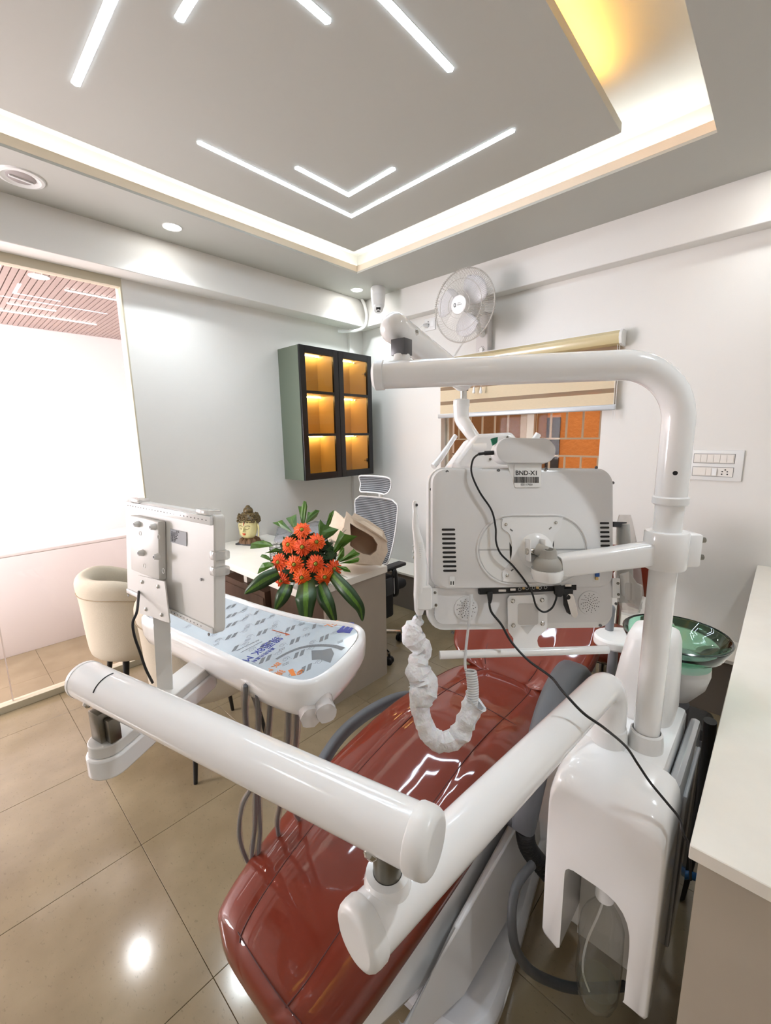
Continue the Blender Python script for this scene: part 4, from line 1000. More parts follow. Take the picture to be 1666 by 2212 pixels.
MB().lathe([(0, .170), (.034, .172), (.0425, .195), (.045, .215), (0, .215)], bp2).build('water', pane_mat('water', (238, 240, 232), .05, .08, (215, 218, 205)), bo, smooth=60)
MB().tube(smoothpath([bp2+V((0, 0, .46)), bp2+V((-.004, .01, .40)), bp2+V((-.008, .028, .31)), bp2+V((-.005, .032, .22)), bp2+V((-.01, .012, .18))], 6), .0025, 8).build('dip_tube', M_WPLAST, bo)

# ---- tall pole with its horizontal arm
PX, PY = 1.055, .168
PLc = V((PX, PY, 0)); le = at(818, 811, .955); HZ = le.z
pe = thing('lamp_pole', 'tall white steel pole bending into a horizontal arm at the top', 'pole', (PX, PY, .80))
corner = V((PX, PY, HZ)); 
path = arc_path((PX, PY, .80), corner, le, .115, 12)
MB().tube(path[:1]+[V((PX, PY, 1.38))], .0268, 32).build('lower_tube', M_WHITE, pe)
MB().tube([V((PX, PY, 1.375))]+path[1:], .0300, 32).build('bent_tube', M_WHITE, pe)
MB().lathe([(.030, 0), (.0335, .003), (.0335, .016), (.030, .019)], (PX, PY, 1.372), cap=False).build('ring', M_WPLAST, pe)
dl = (le-corner).normalized()
MB().lathe([(.0300, -.014), (.0325, -.012), (.0325, .006), (.024, .013), (0, .014)], le, dl).build('end_cap', M_WPLAST, pe)
q = at(1459, 1022, dist := (V((PX, PY, 1.50))-CAM).dot(CF)-.028); 
MB().cyl(q, q+(CAM-q).normalized()*.002, .0045, n=14).build('plug_hole', M_BLACK, pe)

# ---- cuspidor tower with green glass bowl
cu = thing('cuspidor', 'white cuspidor tower with a rounded support on the unit box', 'cuspidor', (1.21, .20, .80))
tw = MB(); rg = []
for z, hx, hy, ox in ((.80, .066, .070, 0), (.83, .070, .074, 0), (.93, .062, .066, .008), (1.0, .054, .058, .014), (1.022, .046, .050, .016), (1.030, .030, .034, .018)):
    rg.append([(1.205+ox+math.copysign(abs(math.cos(2*PI*j/32))**.6, math.cos(2*PI*j/32))*hx, .205+math.copysign(abs(math.sin(2*PI*j/32))**.6, math.sin(2*PI*j/32))*hy-ox*.5, z)for j in range(32)])
tw.rings(rg).build('tower', M_WPLAST, cu, smooth=50)
MB().lathe([(.0, .775), (.045, .785), (.075, .83), (.083, .868), (.082, .890), (.06, .892), (0, .893)], (1.36, .165, 0)).build('bowl_support', mat('support_grey', (196, 194, 192), .3), cu)
MB().tube(smoothpath([(1.22, .19, .99), (1.27, .185, 1.015), (1.32, .18, 1.005), (1.335, .178, .985)], 5), .008, 10).build('spout', M_CHROME, cu)
bw = thing('glass_bowl', 'translucent green glass spittoon bowl right of the tall pole', 'bowl', (1.385, .175, .893))
GG = mat('green_glass', (168, 228, 200), .02, trans=1.0); GG.node_tree.nodes['Principled BSDF'].inputs['IOR'].default_value = 1.45
BO = (1.385, .175, .890)
sb_ = lambda pr: [(r_*.87, h_) for r_, h_ in pr]
MB().lathe(sb_([(.0, .004), (.040, .004), (.085, .012), (.125, .036), (.143, .068), (.149, .070), (.152, .066), (.150, .060), (.132, .026), (.088, .002), (.04, -.003), (0, -.003)][::-1]), BO, n=56).build('bowl', GG, bw, smooth=60)
MB().lathe(sb_([(.149, .0705), (.1525, .068), (.1515, .0655), (.147, .068)]), BO, n=56, cap=False).build('rim', mat('rim_dark', (40, 62, 54), .15, coat=.5), bw)
MB().lathe([(0, .0045), (.016, .005), (.018, .009), (0, .010)], BO).build('strainer', M_CHROME, bw)

# ---- assistant's side: small tray on a grey post, handpiece holder
at0 = V((1.56, .385, .80)); asx = thing('assistant_holder', 'white assistant instrument holder on a grey post left of the glass bowl', 'holder', (1.58, .38, .3))
o = [p+V((0, 0, 0)) for p in smoothpath([(1.50, .37, .785), (1.53, .43, .785), (1.60, .43, .785), (1.66, .36, .785), (1.64, .28, .785), (1.55, .28, .785)], 5, closed=True)]
MB().prism(o, (0, 0, .035)).build('tray', M_WPLAST, asx, bev=.008)
MB().cyl((1.575, .375, .03), (1.575, .375, .785), .016).build('post', mat('post_grey', (128, 130, 134), .35), asx)
MB().cyl((1.60, .40, .82), (1.60, .40, .90), .014).sphere((1.60, .40, .90), .015).build('handpiece', mat('post_grey', (128, 130, 134), .35), asx)
MB().lathe([(0, 0), (.07, 0), (.07, .015), (.03, .03), (0, .03)], (1.575, .375, 0)).build('post_base', M_DGREY, asx)

# ---- pipework behind, between unit box and counter
kv = thing('water_valve', 'grey round valve knob on the pipe beside the unit box', 'valve', (1.45, .12, .62))
kp = at(1516, 1622, 1.34)
MB().cyl(kp+CR*.000, kp+CR*-.05, .012).build('pipe', M_DGREY, kv)
MB().lathe([(0, 0), (.030, 0), (.033, .004), (.033, .020), (.030, .024), (0, .024)], kp, CR, 12).build('knob', M_DGREY, kv, smooth=20)
MB().lathe([(.012, .024), (.012, .046), (0, .046)], kp, CR, 6).build('spindle', M_CHROME, kv, smooth=20)
MB().cyl(kp-CR*.045, V(((kp-CR*.045).x, (kp-CR*.045).y, .0)), .010).build('riser', M_BLACK, kv)
for i, (a, b, c_2, col, nm, lab) in enumerate((((1.40, .075, .72), (1.45, .07, .40), (1.50, .10, .01), (20, 20, 21), 'cable', 'thick black cable in the gap beside the unit box, nearest it'),
                                         ((1.55, .09, .60), (1.58, .08, .30), (1.66, .12, .01), (34, 34, 36), 'cable', 'black cable in the gap beside the counter, farther one'))):
    tag(MB().tube(smoothpath([a, b, c_2], 8), .016, 12).build(nm, mat('cable%d' % i, col, .5), origin=a), lab, 'cable')
bl_ = [at(1460, 1900, 1.3), at(1478, 1890, 1.28), at(1500, 1893, 1.27), at(1530, 1905, 1.27)]
tag(MB().tube(smoothpath(bl_, 6), .011, 12).build('blue_hose', mat('blue_hose', (18, 84, 136), .25), origin=bl_[0]), 'short blue plastic hose in the dark gap beside the counter', 'hose')
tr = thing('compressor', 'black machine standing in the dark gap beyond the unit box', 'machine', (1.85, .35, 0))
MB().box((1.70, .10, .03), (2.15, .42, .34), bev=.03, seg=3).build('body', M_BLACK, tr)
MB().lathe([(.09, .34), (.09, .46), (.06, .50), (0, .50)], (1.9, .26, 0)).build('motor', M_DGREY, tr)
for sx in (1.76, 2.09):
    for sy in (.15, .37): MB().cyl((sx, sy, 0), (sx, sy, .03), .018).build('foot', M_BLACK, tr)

# ---- foreground counter
fg = thing('counter', 'cream-topped taupe counter cutting into the right foreground', 'counter', (1.9, -.25, 0))
MB().box((.829, -.60, .772), (X1-.003, .050, .800), bev=.0015, seg=1).build('top', M_CREAM, fg, smooth=0)
MB().box((.842, -.59, .0), (X1-.003, .036, .7715)).build('cabinet', M_TAUPE, fg, smooth=0)

# ================================================================== DELIVERY ARM AND TRAY
da = thing('delivery_arm', 'jointed white tubular delivery arm crossing the foreground', 'arm', (1.02, .237, .80))
ZL = .965
P = arc_path((1.02, .237, .80), (1.02, .237, ZL), (.262, .296, ZL), .085, 12)
MB().tube(P, .0335, 36).build('lower_tube', M_WHITE, da)
d = (V((.262, .296, 0))-V((1.02, .237, 0))).normalized(); e = V((.262, .296, ZL))
MB().lathe([(.0335, -.014), (.0352, -.0132), (.0362, -.011), (.0364, -.002), (.0355, .004), (.033, .008), (.029, .010), (.0275, .0104), (.0255, .0105), (0, .0105)], e, d).build('end_cap', M_WPLAST, da)
ZU = 1.090
piv = atz(838, 1900, ZL+.028); pv = V((piv.x, piv.y, 0))
MB().lathe([(.030, ZL-.005), (.029, ZL+.030), (.0265, ZL+.040), (.018, ZL+.041)], pv, cap=False).build('pivot_boss', M_WHITE, da)
MB().cyl(pv+V((0, 0, ZL+.03)), pv+V((0, 0, ZU-.02)), .0175).build('pivot_pin', M_STEEL, da)
n0 = atz(926, 1820, ZU); f0 = atz(186, 1468, ZU); du = (f0-n0).normalized()
MB().tube([n0, f0], .0330, 40).build('upper_tube', M_WHITE, da)
MB().lathe([(.0330, -.018), (.0348, -.0172), (.0358, -.015), (.0360, -.004), (.0352, .002), (.0330, .0065), (.0290, .0090), (.0275, .0094), (.0255, .0095), (0, .0095)], n0, -du).build('end_cap', M_WPLAST, da)
MB().lathe([(.0330, -.004), (.0340, -.003), (.0335, .004), (0, .005)], f0, du).build('end_cap', M_WPLAST, da)
sd = du.cross(V((0, 0, 1))).normalized()
if sd.dot(CAM-n0) < 0: sd = -sd
def screw(c, ax, r, par, m=None):
    return MB().lathe([(0, 0), (r, 0), (r*1.05, r*.35), (r*.6, r*.8), (r*.25, r*.8), (r*.2, r*.4), (0, r*.4)], c, ax, 16).build('screw', m or M_CHROME, par)
axp = n0+du*((pv-V((n0.x, n0.y, 0))).dot(du))
q = axp+V((0, 0, -.022))+sd*.0235; screw(q, (sd+V((0, 0, -.5))).normalized(), .008, da)
# seam slit near the far end
cpt = f0-du*.085; sl = []
for i in range(9):
    a = math.radians(28+9*i); sl.append(cpt+(sd*math.cos(a)+V((0, 0, 1))*math.sin(a))*.0332)
MB().tube(sl, .0012, 5).build('slit', M_BLACK, da)
# far pivot: steel bracket and the swivel plate that carries the tray
fp = f0-du*.045; fb_ = V((fp.x, fp.y, 0))
q = fp+V((0, 0, -.022))+sd*.0235; screw(q, (sd+V((0, 0, -.5))).normalized(), .007, da)
BM = frame((fb_.x, fb_.y, 1.035), du, V((0, 0, 1)))
MB(BM).box((-.016, -.045, -.018), (.016, .012, .018), bev=.002).box((-.032, -.045, -.010), (-.016, .0, .010), bev=.002).build('swivel_block', M_STEEL, da)
sa = thing('tray_swivel_arm', 'white flat swivel arm under the instrument tray at the far end of the tube', 'arm', (fb_.x, fb_.y, .93))
tgt = V((.44, 1.02, 0)); dd = (tgt-fb_).normalized(); nn = V((-dd.y, dd.x, 0))
def stadium(c, d_, n_, L_, r_, z): 
    o = []
    for i in range(13): a = PI/2+PI*i/12; o.append(c+(d_*math.cos(a)+n_*math.sin(a))*r_+V((0, 0, z)))
    for i in range(13): a = -PI/2+PI*i/12; o.append(c+d_*L_+(d_*math.cos(a)+n_*math.sin(a))*r_+V((0, 0, z)))
    return o
MB().prism(stadium(fb_, dd, nn, .26, .036, .925), (0, 0, .040)).build('lower_plate', M_WHITE, sa, bev=.004)
MB().prism(stadium(fb_, dd, nn, .26, .031, .9655), (0, 0, .022)).build('upper_plate', M_WMATTE, sa, bev=.002)
MB().cyl(tgt+V((0, 0, .94)), tgt+V((0, 0, .985)), .03).build('tray_post', M_STEEL, sa)

ty = thing('instrument_tray', 'white dental delivery tray topped with printed protective film', 'tray', (.47, .95, .96))
TZ = 1.052
ol = [(.338, 1.243), (.40, 1.272), (.52, 1.272), (.572, 1.240), (.588, 1.17), (.600, 1.08), (.618, .98), (.645, .88), (.688, .79), (.694, .735), (.652, .688), (.56, .645), (.475, .626), (.430, .650), (.404, .73), (.384, .86), (.366, 1.0), (.346, 1.15)]
TP = [V((p.x, p.y, 0)) for p in smoothpath([(x_, y_, 0) for x_, y_ in ol], 5, closed=True)]
tc_ = V((.51, .94, 0))
def off(P, dist):
    out = []; k = len(P)
    for i, p in enumerate(P):
        t = (P[(i+1) % k]-P[i-1]).normalized(); n_ = V((t.y, -t.x, 0))
        if n_.dot(p-tc_) < 0: n_ = -n_
        out.append(p+n_*dist)
    return out
def zr(P, z): return [V((p.x, p.y, z)) for p in P]
MB().rings([zr(off(TP, -.10), .950), zr(off(TP, -.055), .953), zr(off(TP, -.030), .960), zr(off(TP, -.012), .975), zr(off(TP, -.002), 1.0), zr(TP, 1.03), zr(off(TP, -.002), TZ-.006), zr(off(TP, -.008), TZ), zr(off(TP, -.014), TZ), zr(off(TP, -.017), TZ-.004), zr(off(TP, -.019), TZ-.008)]).build('tray_body', M_WHITE, ty, smooth=50)
FZ = TZ-.0072
MB().rings([zr(off(TP, -.0195), FZ-.0015), zr(off(TP, -.0195), FZ)]).build('steel_plate', M_STEEL, ty, smooth=0)
film = MB().rings([zr(off(TP, -.021), FZ+.0001), zr(off(TP, -.021), FZ+.0006)]).build('protective_film', mat('film_blue', (206, 218, 228), .07, coat=1.0, metal=.25), ty, smooth=0)
GPR = mat('print_film_grey', (112, 117, 122), .4); BLU = mat('print_film_blue', (34, 52, 150), .4); ORA = mat('print_film_orange', (226, 128, 40), .4)
FT = FZ+.0009
IN = off(TP, -.023)
def inside(p):
    c = False; k = len(IN)
    for i in range(k):
        a, b = IN[i], IN[(i+1) % k]
        if (a.y > p.y) != (b.y > p.y) and p.x < (b.x-a.x)*(p.y-a.y)/(b.y-a.y)+a.x: c = not c
    return c
# printed logo: two slanted bars between two spirals, repeated in rows
ga, gb_ = atz(472, 1384, FT), atz(512, 1372, FT)
U_ = (atz(515, 1372, FT)-atz(455, 1393, FT)).normalized()       # along a row
W_ = (atz(491, 1366, FT)-atz(478, 1400, FT)).normalized()
gp = MB()
def fq(pts): 
    if all(inside(p) for p in pts): gp._add([V((p.x, p.y, FT)) for p in pts], [tuple(range(len(pts)))])
def glyph(c, s=1.0):
    for o_ in (-.0085, .0035):
        b0 = c+U_*o_*s; fq([b0-W_*.009*s-U_*.003*s, b0-W_*.009*s+U_*.005*s, b0+W_*.009*s+U_*.009*s, b0+W_*.009*s+U_*.001*s])
    for sg in (-1, 1):
        cc_ = c+U_*.026*s*sg+W_*.002*s; pv_ = None
        for i in range(15):
            a = 2*PI*i/10; r_ = .0075*s*(1-i/20); p = cc_+(U_*math.cos(a)*sg*-1+W_*math.sin(a))*r_
            if pv_ is not None:
                t = (p-pv_).normalized(); n_ = V((-t.y, t.x, 0))*.0005; fq([pv_-n_, p-n_, p+n_, pv_+n_])
            pv_ = p
        a_, b_ = c+U_*.014*s*sg+W_*.006*s*sg, cc_+U_*(-.0075*s*sg)*-1*-1; n_ = W_*.0005; fq([a_-n_, b_-n_, b_+n_, a_+n_])
for px, py in ((499, 1294), (499, 1310), (500, 1329), (500, 1349), (500, 1374), (501, 1403), (555, 1305), (559, 1322), (562, 1343), (566, 1366), (573, 1393), (573, 1424), (615, 1316), (620, 1337), (627, 1358), (637, 1384), (646, 1413), (661, 1444), (674, 1332), (684, 1351), (700, 1378), (376, 1364), (432, 1383)):
    glyph(atz(px, py, FT), 1.3)
for px, py in ((526, 1298), (528, 1316), (530, 1334), (532, 1356), (534, 1382), (583, 1310), (588, 1329), (593, 1350), (600, 1374), (608, 1402), (616, 1434), (640, 1326), (652, 1348), (664, 1370), (734, 1386), (403, 1373), (466, 1392)):
    c = atz(px, py, FT)
    for k in range(2):
        for j in range(4):
            b0 = c+U_*(.004*(j-1.5))-W_*.006*k; fq([b0, b0+U_*.0026, b0+U_*.0026+W_*.0035, b0+W_*.0035])
# sweeping grey arc and block
arc = [atz(x_, y_, FT) for x_, y_ in ((597, 1424), (622, 1410), (655, 1398), (690, 1394), (722, 1396), (742, 1402))]
AP = smoothpath(arc, 6)
for i in range(len(AP)-1):
    w0 = .0035+.004*i/len(AP); t = (AP[i+1]-AP[i]).normalized(); n_ = V((-t.y, t.x, 0))*w0; fq([AP[i]-n_, AP[i+1]-n_, AP[i+1]+n_, AP[i]+n_])
blk = [atz(x_, y_, FT) for x_, y_ in ((673, 1405), (697, 1404), (716, 1400), (722, 1412), (714, 1432), (692, 1424), (674, 1426))]
gp._add([V((p.x, p.y, FT)) for p in blk], [tuple(range(len(blk)))])
gp.build('film_print', GPR, film, smooth=0, kind='stuff')
def film_text(body, px0, py0, px1, py1, m, up_sign=1):
    """printed line from one spot to another on the film; letter size follows the length"""
    a, b = atz(px0, py0, FT+.0002), atz(px1, py1, FT+.0002); x_ = (b-a).normalized(); y_ = V((-x_.y, x_.x, 0))
    M = frame(a, x_, y_); n_ = max(1, sum(1.0 if ord(ch) > 255 else .6 for ch in body)); size = (b-a).length/n_
    return text_mesh(body, 'film_lettering', size, M, m, film, depth=.0002, align='LEFT')
film_text('8K Mir', 568, 1400, 500, 1447, BLU)
film_text('避免阳光直射', 592, 1399, 545, 1430, BLU)
film_text('镜面', 604, 1376, 568, 1400, BLU)
film_text('8K M', 604, 1431, 574, 1454, ORA)
film_text('镜', 612, 1447, 596, 1457, ORA)
film_text('Please peel off this protective film', 566, 1386, 492, 1424, GPR)
film_text('after opening this product', 560, 1382, 486, 1418, GPR)
film_text('EEL', 735, 1341, 698, 1357, ORA)
dm = MB()
for pl_ in (((586, 1361), (589, 1360), (618, 1368), (617, 1370)), ((616, 1366), (627, 1371), (617, 1373))):
    dm._add([atz(x_, y_, FT+.0001) for x_, y_ in pl_], [tuple(range(len(pl_)))])
dm.build('film_arrow', mat('arrow_red', (176, 84, 50), .4), film, smooth=0)
dm = MB()
for pl_ in (((727, 1364), (741, 1352), (746, 1352), (741, 1360), (754, 1350), (756, 1356), (750, 1362), (762, 1352), (764, 1356), (756, 1368), (742, 1366), (730, 1367)), ((744, 1348), (754, 1344), (765, 1345), (766, 1350), (752, 1349))):
    dm._add([atz(x_, y_, FT+.0001) for x_, y_ in pl_], [tuple(range(len(pl_)))])
dm.build('film_blue_mark', BLU, film, smooth=0, kind='stuff')
dm = MB(); dm._add([atz(x_, y_, FT+.0001) for x_, y_ in ((622, 1448), (633, 1444), (640, 1459), (630, 1460))], [(0, 1, 2, 3)])
cc_ = atz(648, 1453, FT+.0001)
dm.tube([cc_+(U_*math.cos(2*PI*i/10)+W_*math.sin(2*PI*i/10))*.009*(1-i/22) for i in range(18)], .0010, 4); dm.build('film_orange_mark', ORA, film, smooth=0)

# handpieces wrapped in plastic, under the near edge of the tray
TW = pane_mat('handpiece_wrap', (250, 248, 247), .04, .5, (246, 242, 240), .15)
for i, (px, py, lab) in enumerate(((672, 1530, 'left'), (706, 1520, 'right'))):
    a = at(px-12, py-16, .885); b = at(px, py+22, .83)
    hpz = thing('handpiece', 'plastic-wrapped handpiece hanging under the tray corner, %s one of the two' % lab, 'handpiece', a, 'wrapped handpieces under the tray')
    MB().tube(smoothpath([a+V((0, 0, .01)), a.lerp(b, .5), b], 5), .020, 16, wob=.07).build('wrap', TW, hpz, smooth=40)
    MB().tube([a+V((0, 0, .02)), a.lerp(b, .85)], [.010, .007], 12).build('grip', M_WPLAST, hpz)
# instrument hoses hanging from the tray towards the floor behind the arm
HG = mat('instrument_hose', (112, 116, 122), .45)
hose_px = (((531, 1520), ((531, 1560, .90), (548, 1680, .66), (524, 1740, .52), (517, 1800, .42), (530, 1850, .34), (556, 1885, .28), (620, 1905, .16))),
           ((556, 1540), ((558, 1580, .88), (553, 1690, .66), (551, 1780, .48), (548, 1870, .32), (600, 1910, .14))),
           ((585, 1545), ((578, 1590, .86), (560, 1700, .62), (562, 1790, .46), (566, 1880, .30), (640, 1905, .12))),
           ((622, 1545), ((622, 1600, .84), (611, 1700, .60), (605, 1740, .52), (600, 1790, .42), (620, 1860, .26), (680, 1880, .10))),
           ((642, 1545), ((640, 1590, .84), (632, 1700, .58), (640, 1760, .44), (680, 1800, .28), (740, 1820, .12))))
HWR = pane_mat('hose_wrap', (244, 242, 240), .02, .10, (220, 214, 210), .2)
for i, ((px, py), pts) in enumerate(hose_px):
    P = [at(px, py-40, .90)]+[atz(*q) for q in pts]
    labs = ('leftmost grey instrument hose bulging out below the arm', 'second grey instrument hose from the left, hanging straight', 'third grey instrument hose from the left below the tray', 'fourth instrument hose, just left of the brown chair edge', 'rightmost instrument hose under the tray')
    h = thing('instrument_hose', labs[i], 'hose', P[0], 'instrument hoses under the tray')
    P = smoothpath(P, 10)
    MB().tube(P, .0052, 10).build('hose', HG, h)
    MB().tube(P[:len(P)*3//4], [.0085+.0012*math.sin(k*.5+i) for k in range(len(P)*3//4)], 8, cap=False).build('clear_sleeve', HWR, h, smooth=40)

# ---- film viewer on its post beside the tray
FB, NBp, NT = V((.288, 1.142, 1.155)), V((.326, .757, 1.156)), V((.344, .792, 1.384))
VM = frame(FB, NBp-FB, NT-NBp)           # x: towards the near end, y: up, z: towards the camera side
def loc(M, px, py, z=0.0):
    """where the pixel's ray meets the plane z = const of a frame, in frame coordinates"""
    Mi = M.inverted(); o = Mi @ CAM; d = (Mi.to_3x3() @ (CR*(px-IW/2)-CU*(py-IH/2)+CF*FPX)); t = (z-o.z)/d.z; p = o+d*t; return V((p.x, p.y, z))
xv = thing('film_viewer', 'white film viewing light box seen from behind, left of the tray', 'light box', V((.31, .95, 1.05)))
WV, HV = (NBp-FB).length, (NT-NBp).length
def slab(M, pts, z0, z1): 
    mb = MB(M); mb.rings([[V((x_, y_, z0)) for x_, y_ in pts], [V((x_, y_, z1)) for x_, y_ in pts]]); return mb
slab(VM, round_rect(WV, HV, .012, 4, WV/2, HV/2), -.024, -.0005).build('housing', M_WMATTE, xv, bev=.003)
fr_ = MB(VM); wr_ = .012
fr_.box((0.004, HV-.020, 0), (WV-.004, HV-.004, .006), bev=.001).build('edge_strip', M_WHITE, xv); MB(VM).box((0.004, .004, 0), (WV-.004, .014, .003), bev=.001).build('edge_strip', M_WHITE, xv)
hl = MB(VM)
for i in range(26): hl.box((.03+.0135*i, HV-.0125, .0055), (.034+.0135*i, HV-.0105, .0064))
for i in range(12): hl.box((.20+.013*i, .008, .0025), (.203+.013*i, .010, .0034))
hl.build('vent_holes', mat('hole_grey', (120, 120, 118), .7), xv, smooth=0, kind='stuff')
a, b = loc(VM, 296, 1112), loc(VM, 360, 1240); 
MB(VM).box((a.x, b.y-.012, 0), (b.x, a.y, .016), bev=.003).build('channel_cover', M_WMATTE, xv)
for px, py in ((299, 1132), (334, 1138), (308, 1194), (342, 1202)):
    q = loc(VM, px, py, .017); kb = MB(VM); kb.lathe([(.0075, -.001), (.0055, .008), (.0045, .0095), (0, .0095)], q, (0, 0, 1), 16); kn = kb.build('stud', M_WPLAST, xv)
    MB(VM).cyl(q+V((0, 0, .0096)), q+V((0, 0, .0101)), .003, n=10).build('stud_hole', M_BLACK, kn)
for px, py in ((303, 1152), (343, 1160), (312, 1222), (353, 1233)):
    q = loc(VM, px, py, .0162); MB(VM).tube([q+V((.005*math.cos(2*PI*i/16), .005*math.sin(2*PI*i/16), 0)) for i in range(16)], .0006, 4, closed=True).build('knockout', M_WPLAST, xv)
lb = loc(VM, 369, 1142); lb2 = loc(VM, 404, 1180)
lbp = MB(VM).box((lb.x, lb2.y, .0002), (lb2.x, lb.y, .0010)).build('rating_label', mat('label_silver', (132, 135, 138), .5), xv, smooth=0)
DKP = mat('print_dark', (60, 58, 58), .5)
for i, s_ in enumerate(('看片灯', '型号: MG-LED-II', '额定电压: AC24V', '额定功率: 8W', '亮度: 2000cd/m²', '色温: 6500K', '日期: 编号')):
    text_mesh(s_, 'label_lettering', .0038 if i else .0046, VM @ Matrix.Translation((lb.x+.004 if i else (lb.x+lb2.x)/2-.009, lb.y-(lb.y-lb2.y)*(i+.9)/8, .0012)), DKP, lbp, depth=.0002, align='LEFT')
for px, py in ((433, 1126), (452, 1370), (435, 1252), (278, 1286), (304, 1302)):
    q = loc(VM, px, py, .001); MB(VM).cyl(q, q+V((0, 0, .0015)), .003, n=12).build('screw_hole', mat('screw_grey', (110, 110, 110), .4, metal=.7), xv)
for u0 in (.035, WV-.06): MB(VM).box((u0, HV-.004, -.022), (u0+.05, HV+.007, .004), bev=.004).build('film_clip', pane_mat('clip_clear', (240, 240, 238), .08, .4, (240, 238, 235)), xv)
for v0 in (.115, .145): MB(VM).box((WV-.014, v0, -.028), (WV+.010, v0+.018, .003), bev=.004).build('side_clip', pane_mat('clip_clear', (240, 240, 238), .08, .4, (240, 238, 235)), xv)
# bracket plate and post
bp3 = [loc(VM, x_, y_, .017) for x_, y_ in ((300, 1242), (358, 1256), (369, 1345), (352, 1340), (326, 1330), (305, 1325))]
pw = MB(VM); pw.rings([[p for p in bp3], [p+V((0, 0, .0025)) for p in bp3]]); pw.build('bracket_plate', M_WMATTE, xv, smooth=0)
for px, py in ((308, 1257), (342, 1267), (316, 1316), (350, 1328)):
    q = loc(VM, px, py, .0195); MB(VM).lathe([(0, 0), (.0042, 0), (.0042, .002), (.002, .0035), (0, .0035)], q, (0, 0, 1), 14).build('screw', M_CHROME, xv)
a1, a2 = at(330, 1325, .93), at(366, 1335, .93); b1, b2 = at(341, 1510, .93), at(374, 1515, .93)
pr_ = MB(); pr_.rings([[a1, a2, a2+CF*.003, a1+CF*.003], [b1, b2, b2+CF*.003, b1+CF*.003]]); pr_.build('post', M_WMATTE, xv, smooth=0)
P = smoothpath([loc_w for loc_w in [VM @ loc(VM, 300, 1278, .020), at(296, 1320, .89), at(287, 1345, .88), at(291, 1375, .885), at(303, 1410, .90), at(315, 1445, .915), at(330, 1475, .93)]], 7)
tag(MB().tube(P, .0028, 8).build('viewer_cable', M_BLACK, origin=P[0]), 'thin black cable hanging from the film viewer down to the white arm', 'cable')

# ================================================================== MONITOR ON THE POLE
mo = at(1130, 1190, .955)
MO = frame(mo, CR+CF*.055, CU)
mon = thing('monitor', 'white patient monitor seen from behind in the centre of the room', 'monitor', mo)
def L(px, py, z=0.0): return loc(MO, px, py, z)
def outl(pxs, z=0.0): return [L(x_, y_, z) for x_, y_ in pxs]
def rr_px(x0, y0, x1, y1, r, z=0.0, n=6):
    a, b = L(x0, y1, z), L(x1, y0, z); s = (b.x-a.x)/(x1-x0)
    return [V((x_, y_, z)) for x_, y_ in round_rect(b.x-a.x, b.y-a.y, r*s, n, (a.x+b.x)/2, (a.y+b.y)/2)]
def slabp(pts, z0, z1): mb = MB(MO); mb.rings([[V((p.x, p.y, z0)) for p in pts], [V((p.x, p.y, z1)) for p in pts]]); return mb
body = rr_px(927, 1010, 1332, 1366, 34)
cx_, cy_ = L(1130, 1190).x, L(1130, 1190).y
def scl(pts, k): return [V((cx_+(p.x-cx_)*k, cy_+(p.y-cy_)*k, p.z)) for p in pts]
mb = MB(MO); mb.rings([[V((p.x, p.y, z)) for p in scl(body, k)] for k, z in ((.985, -.046), (1.0, -.042), (1.0, -.020), (.995, -.014))]); mb.build('front_frame', M_WPLAST, mon)
upper = rr_px(932, 1013, 1328, 1274, 30)
mb = MB(MO); mb.rings([[V((p.x, p.y, z)) for p in scl(upper, k)] for k, z in ((1.0, -.0145), (.985, -.002), (.95, .002))]); mb.build('back_shell', mat('shell_white', (226, 225, 224), .28), mon)
mb = MB(MO); mb.rings([[V((p.x, p.y, z)) for p in scl(rr_px(940, 1250, 1328, 1352, 22), k)] for k, z in ((1.0, -.0145), (.997, -.009))]); mb.build('speaker_panel', mat('shell_white', (226, 225, 224), .28), mon)
DH = mat('slot_dark', (26, 24, 22), .7)
for k in range(10):
    y_ = 1144+k*9.85; slabp(rr_px(954+k*.35, y_-2.4, 983+k*.35, y_+2.4, 2.3), -.001, .0026).build('vent_slot', DH, mon, smooth=0)
for k in range(6):
    y_ = 1130+k*9.7; slabp(rr_px(1295+k*.3, y_-2.3, 1315+k*.3, y_+2.3, 2.2), -.001, .0026).build('vent_slot', DH, mon, smooth=0)
slabp(rr_px(971, 1245, 982, 1266, 2), .0018, .003).build('button_recess', M_WPLAST, mon)
for x_ in (974, 979): slabp(rr_px(x_-1, 1255, x_+1, 1263, .9), .003, .0034).build('slot', DH, mon, smooth=0)
for px, py in ((966, 1019), (1077, 1016), (1180, 1013), (1288, 1010), (932, 1057), (1324, 1043), (936, 1193), (941, 1324), (978, 1366), (1139, 1358), (1297, 1351), (1331, 1304)):
    q = L(px, py, -.013 if py > 1280 or px < 940 or px > 1320 else .000); MB(MO).lathe([(.0034, -.0008), (.0034, .0018), (.0022, .0020), (0, .0008)], q, (0, 0, 1), 12).build('screw', mat('screw_grey', (110, 110, 110), .4, metal=.7), mon)
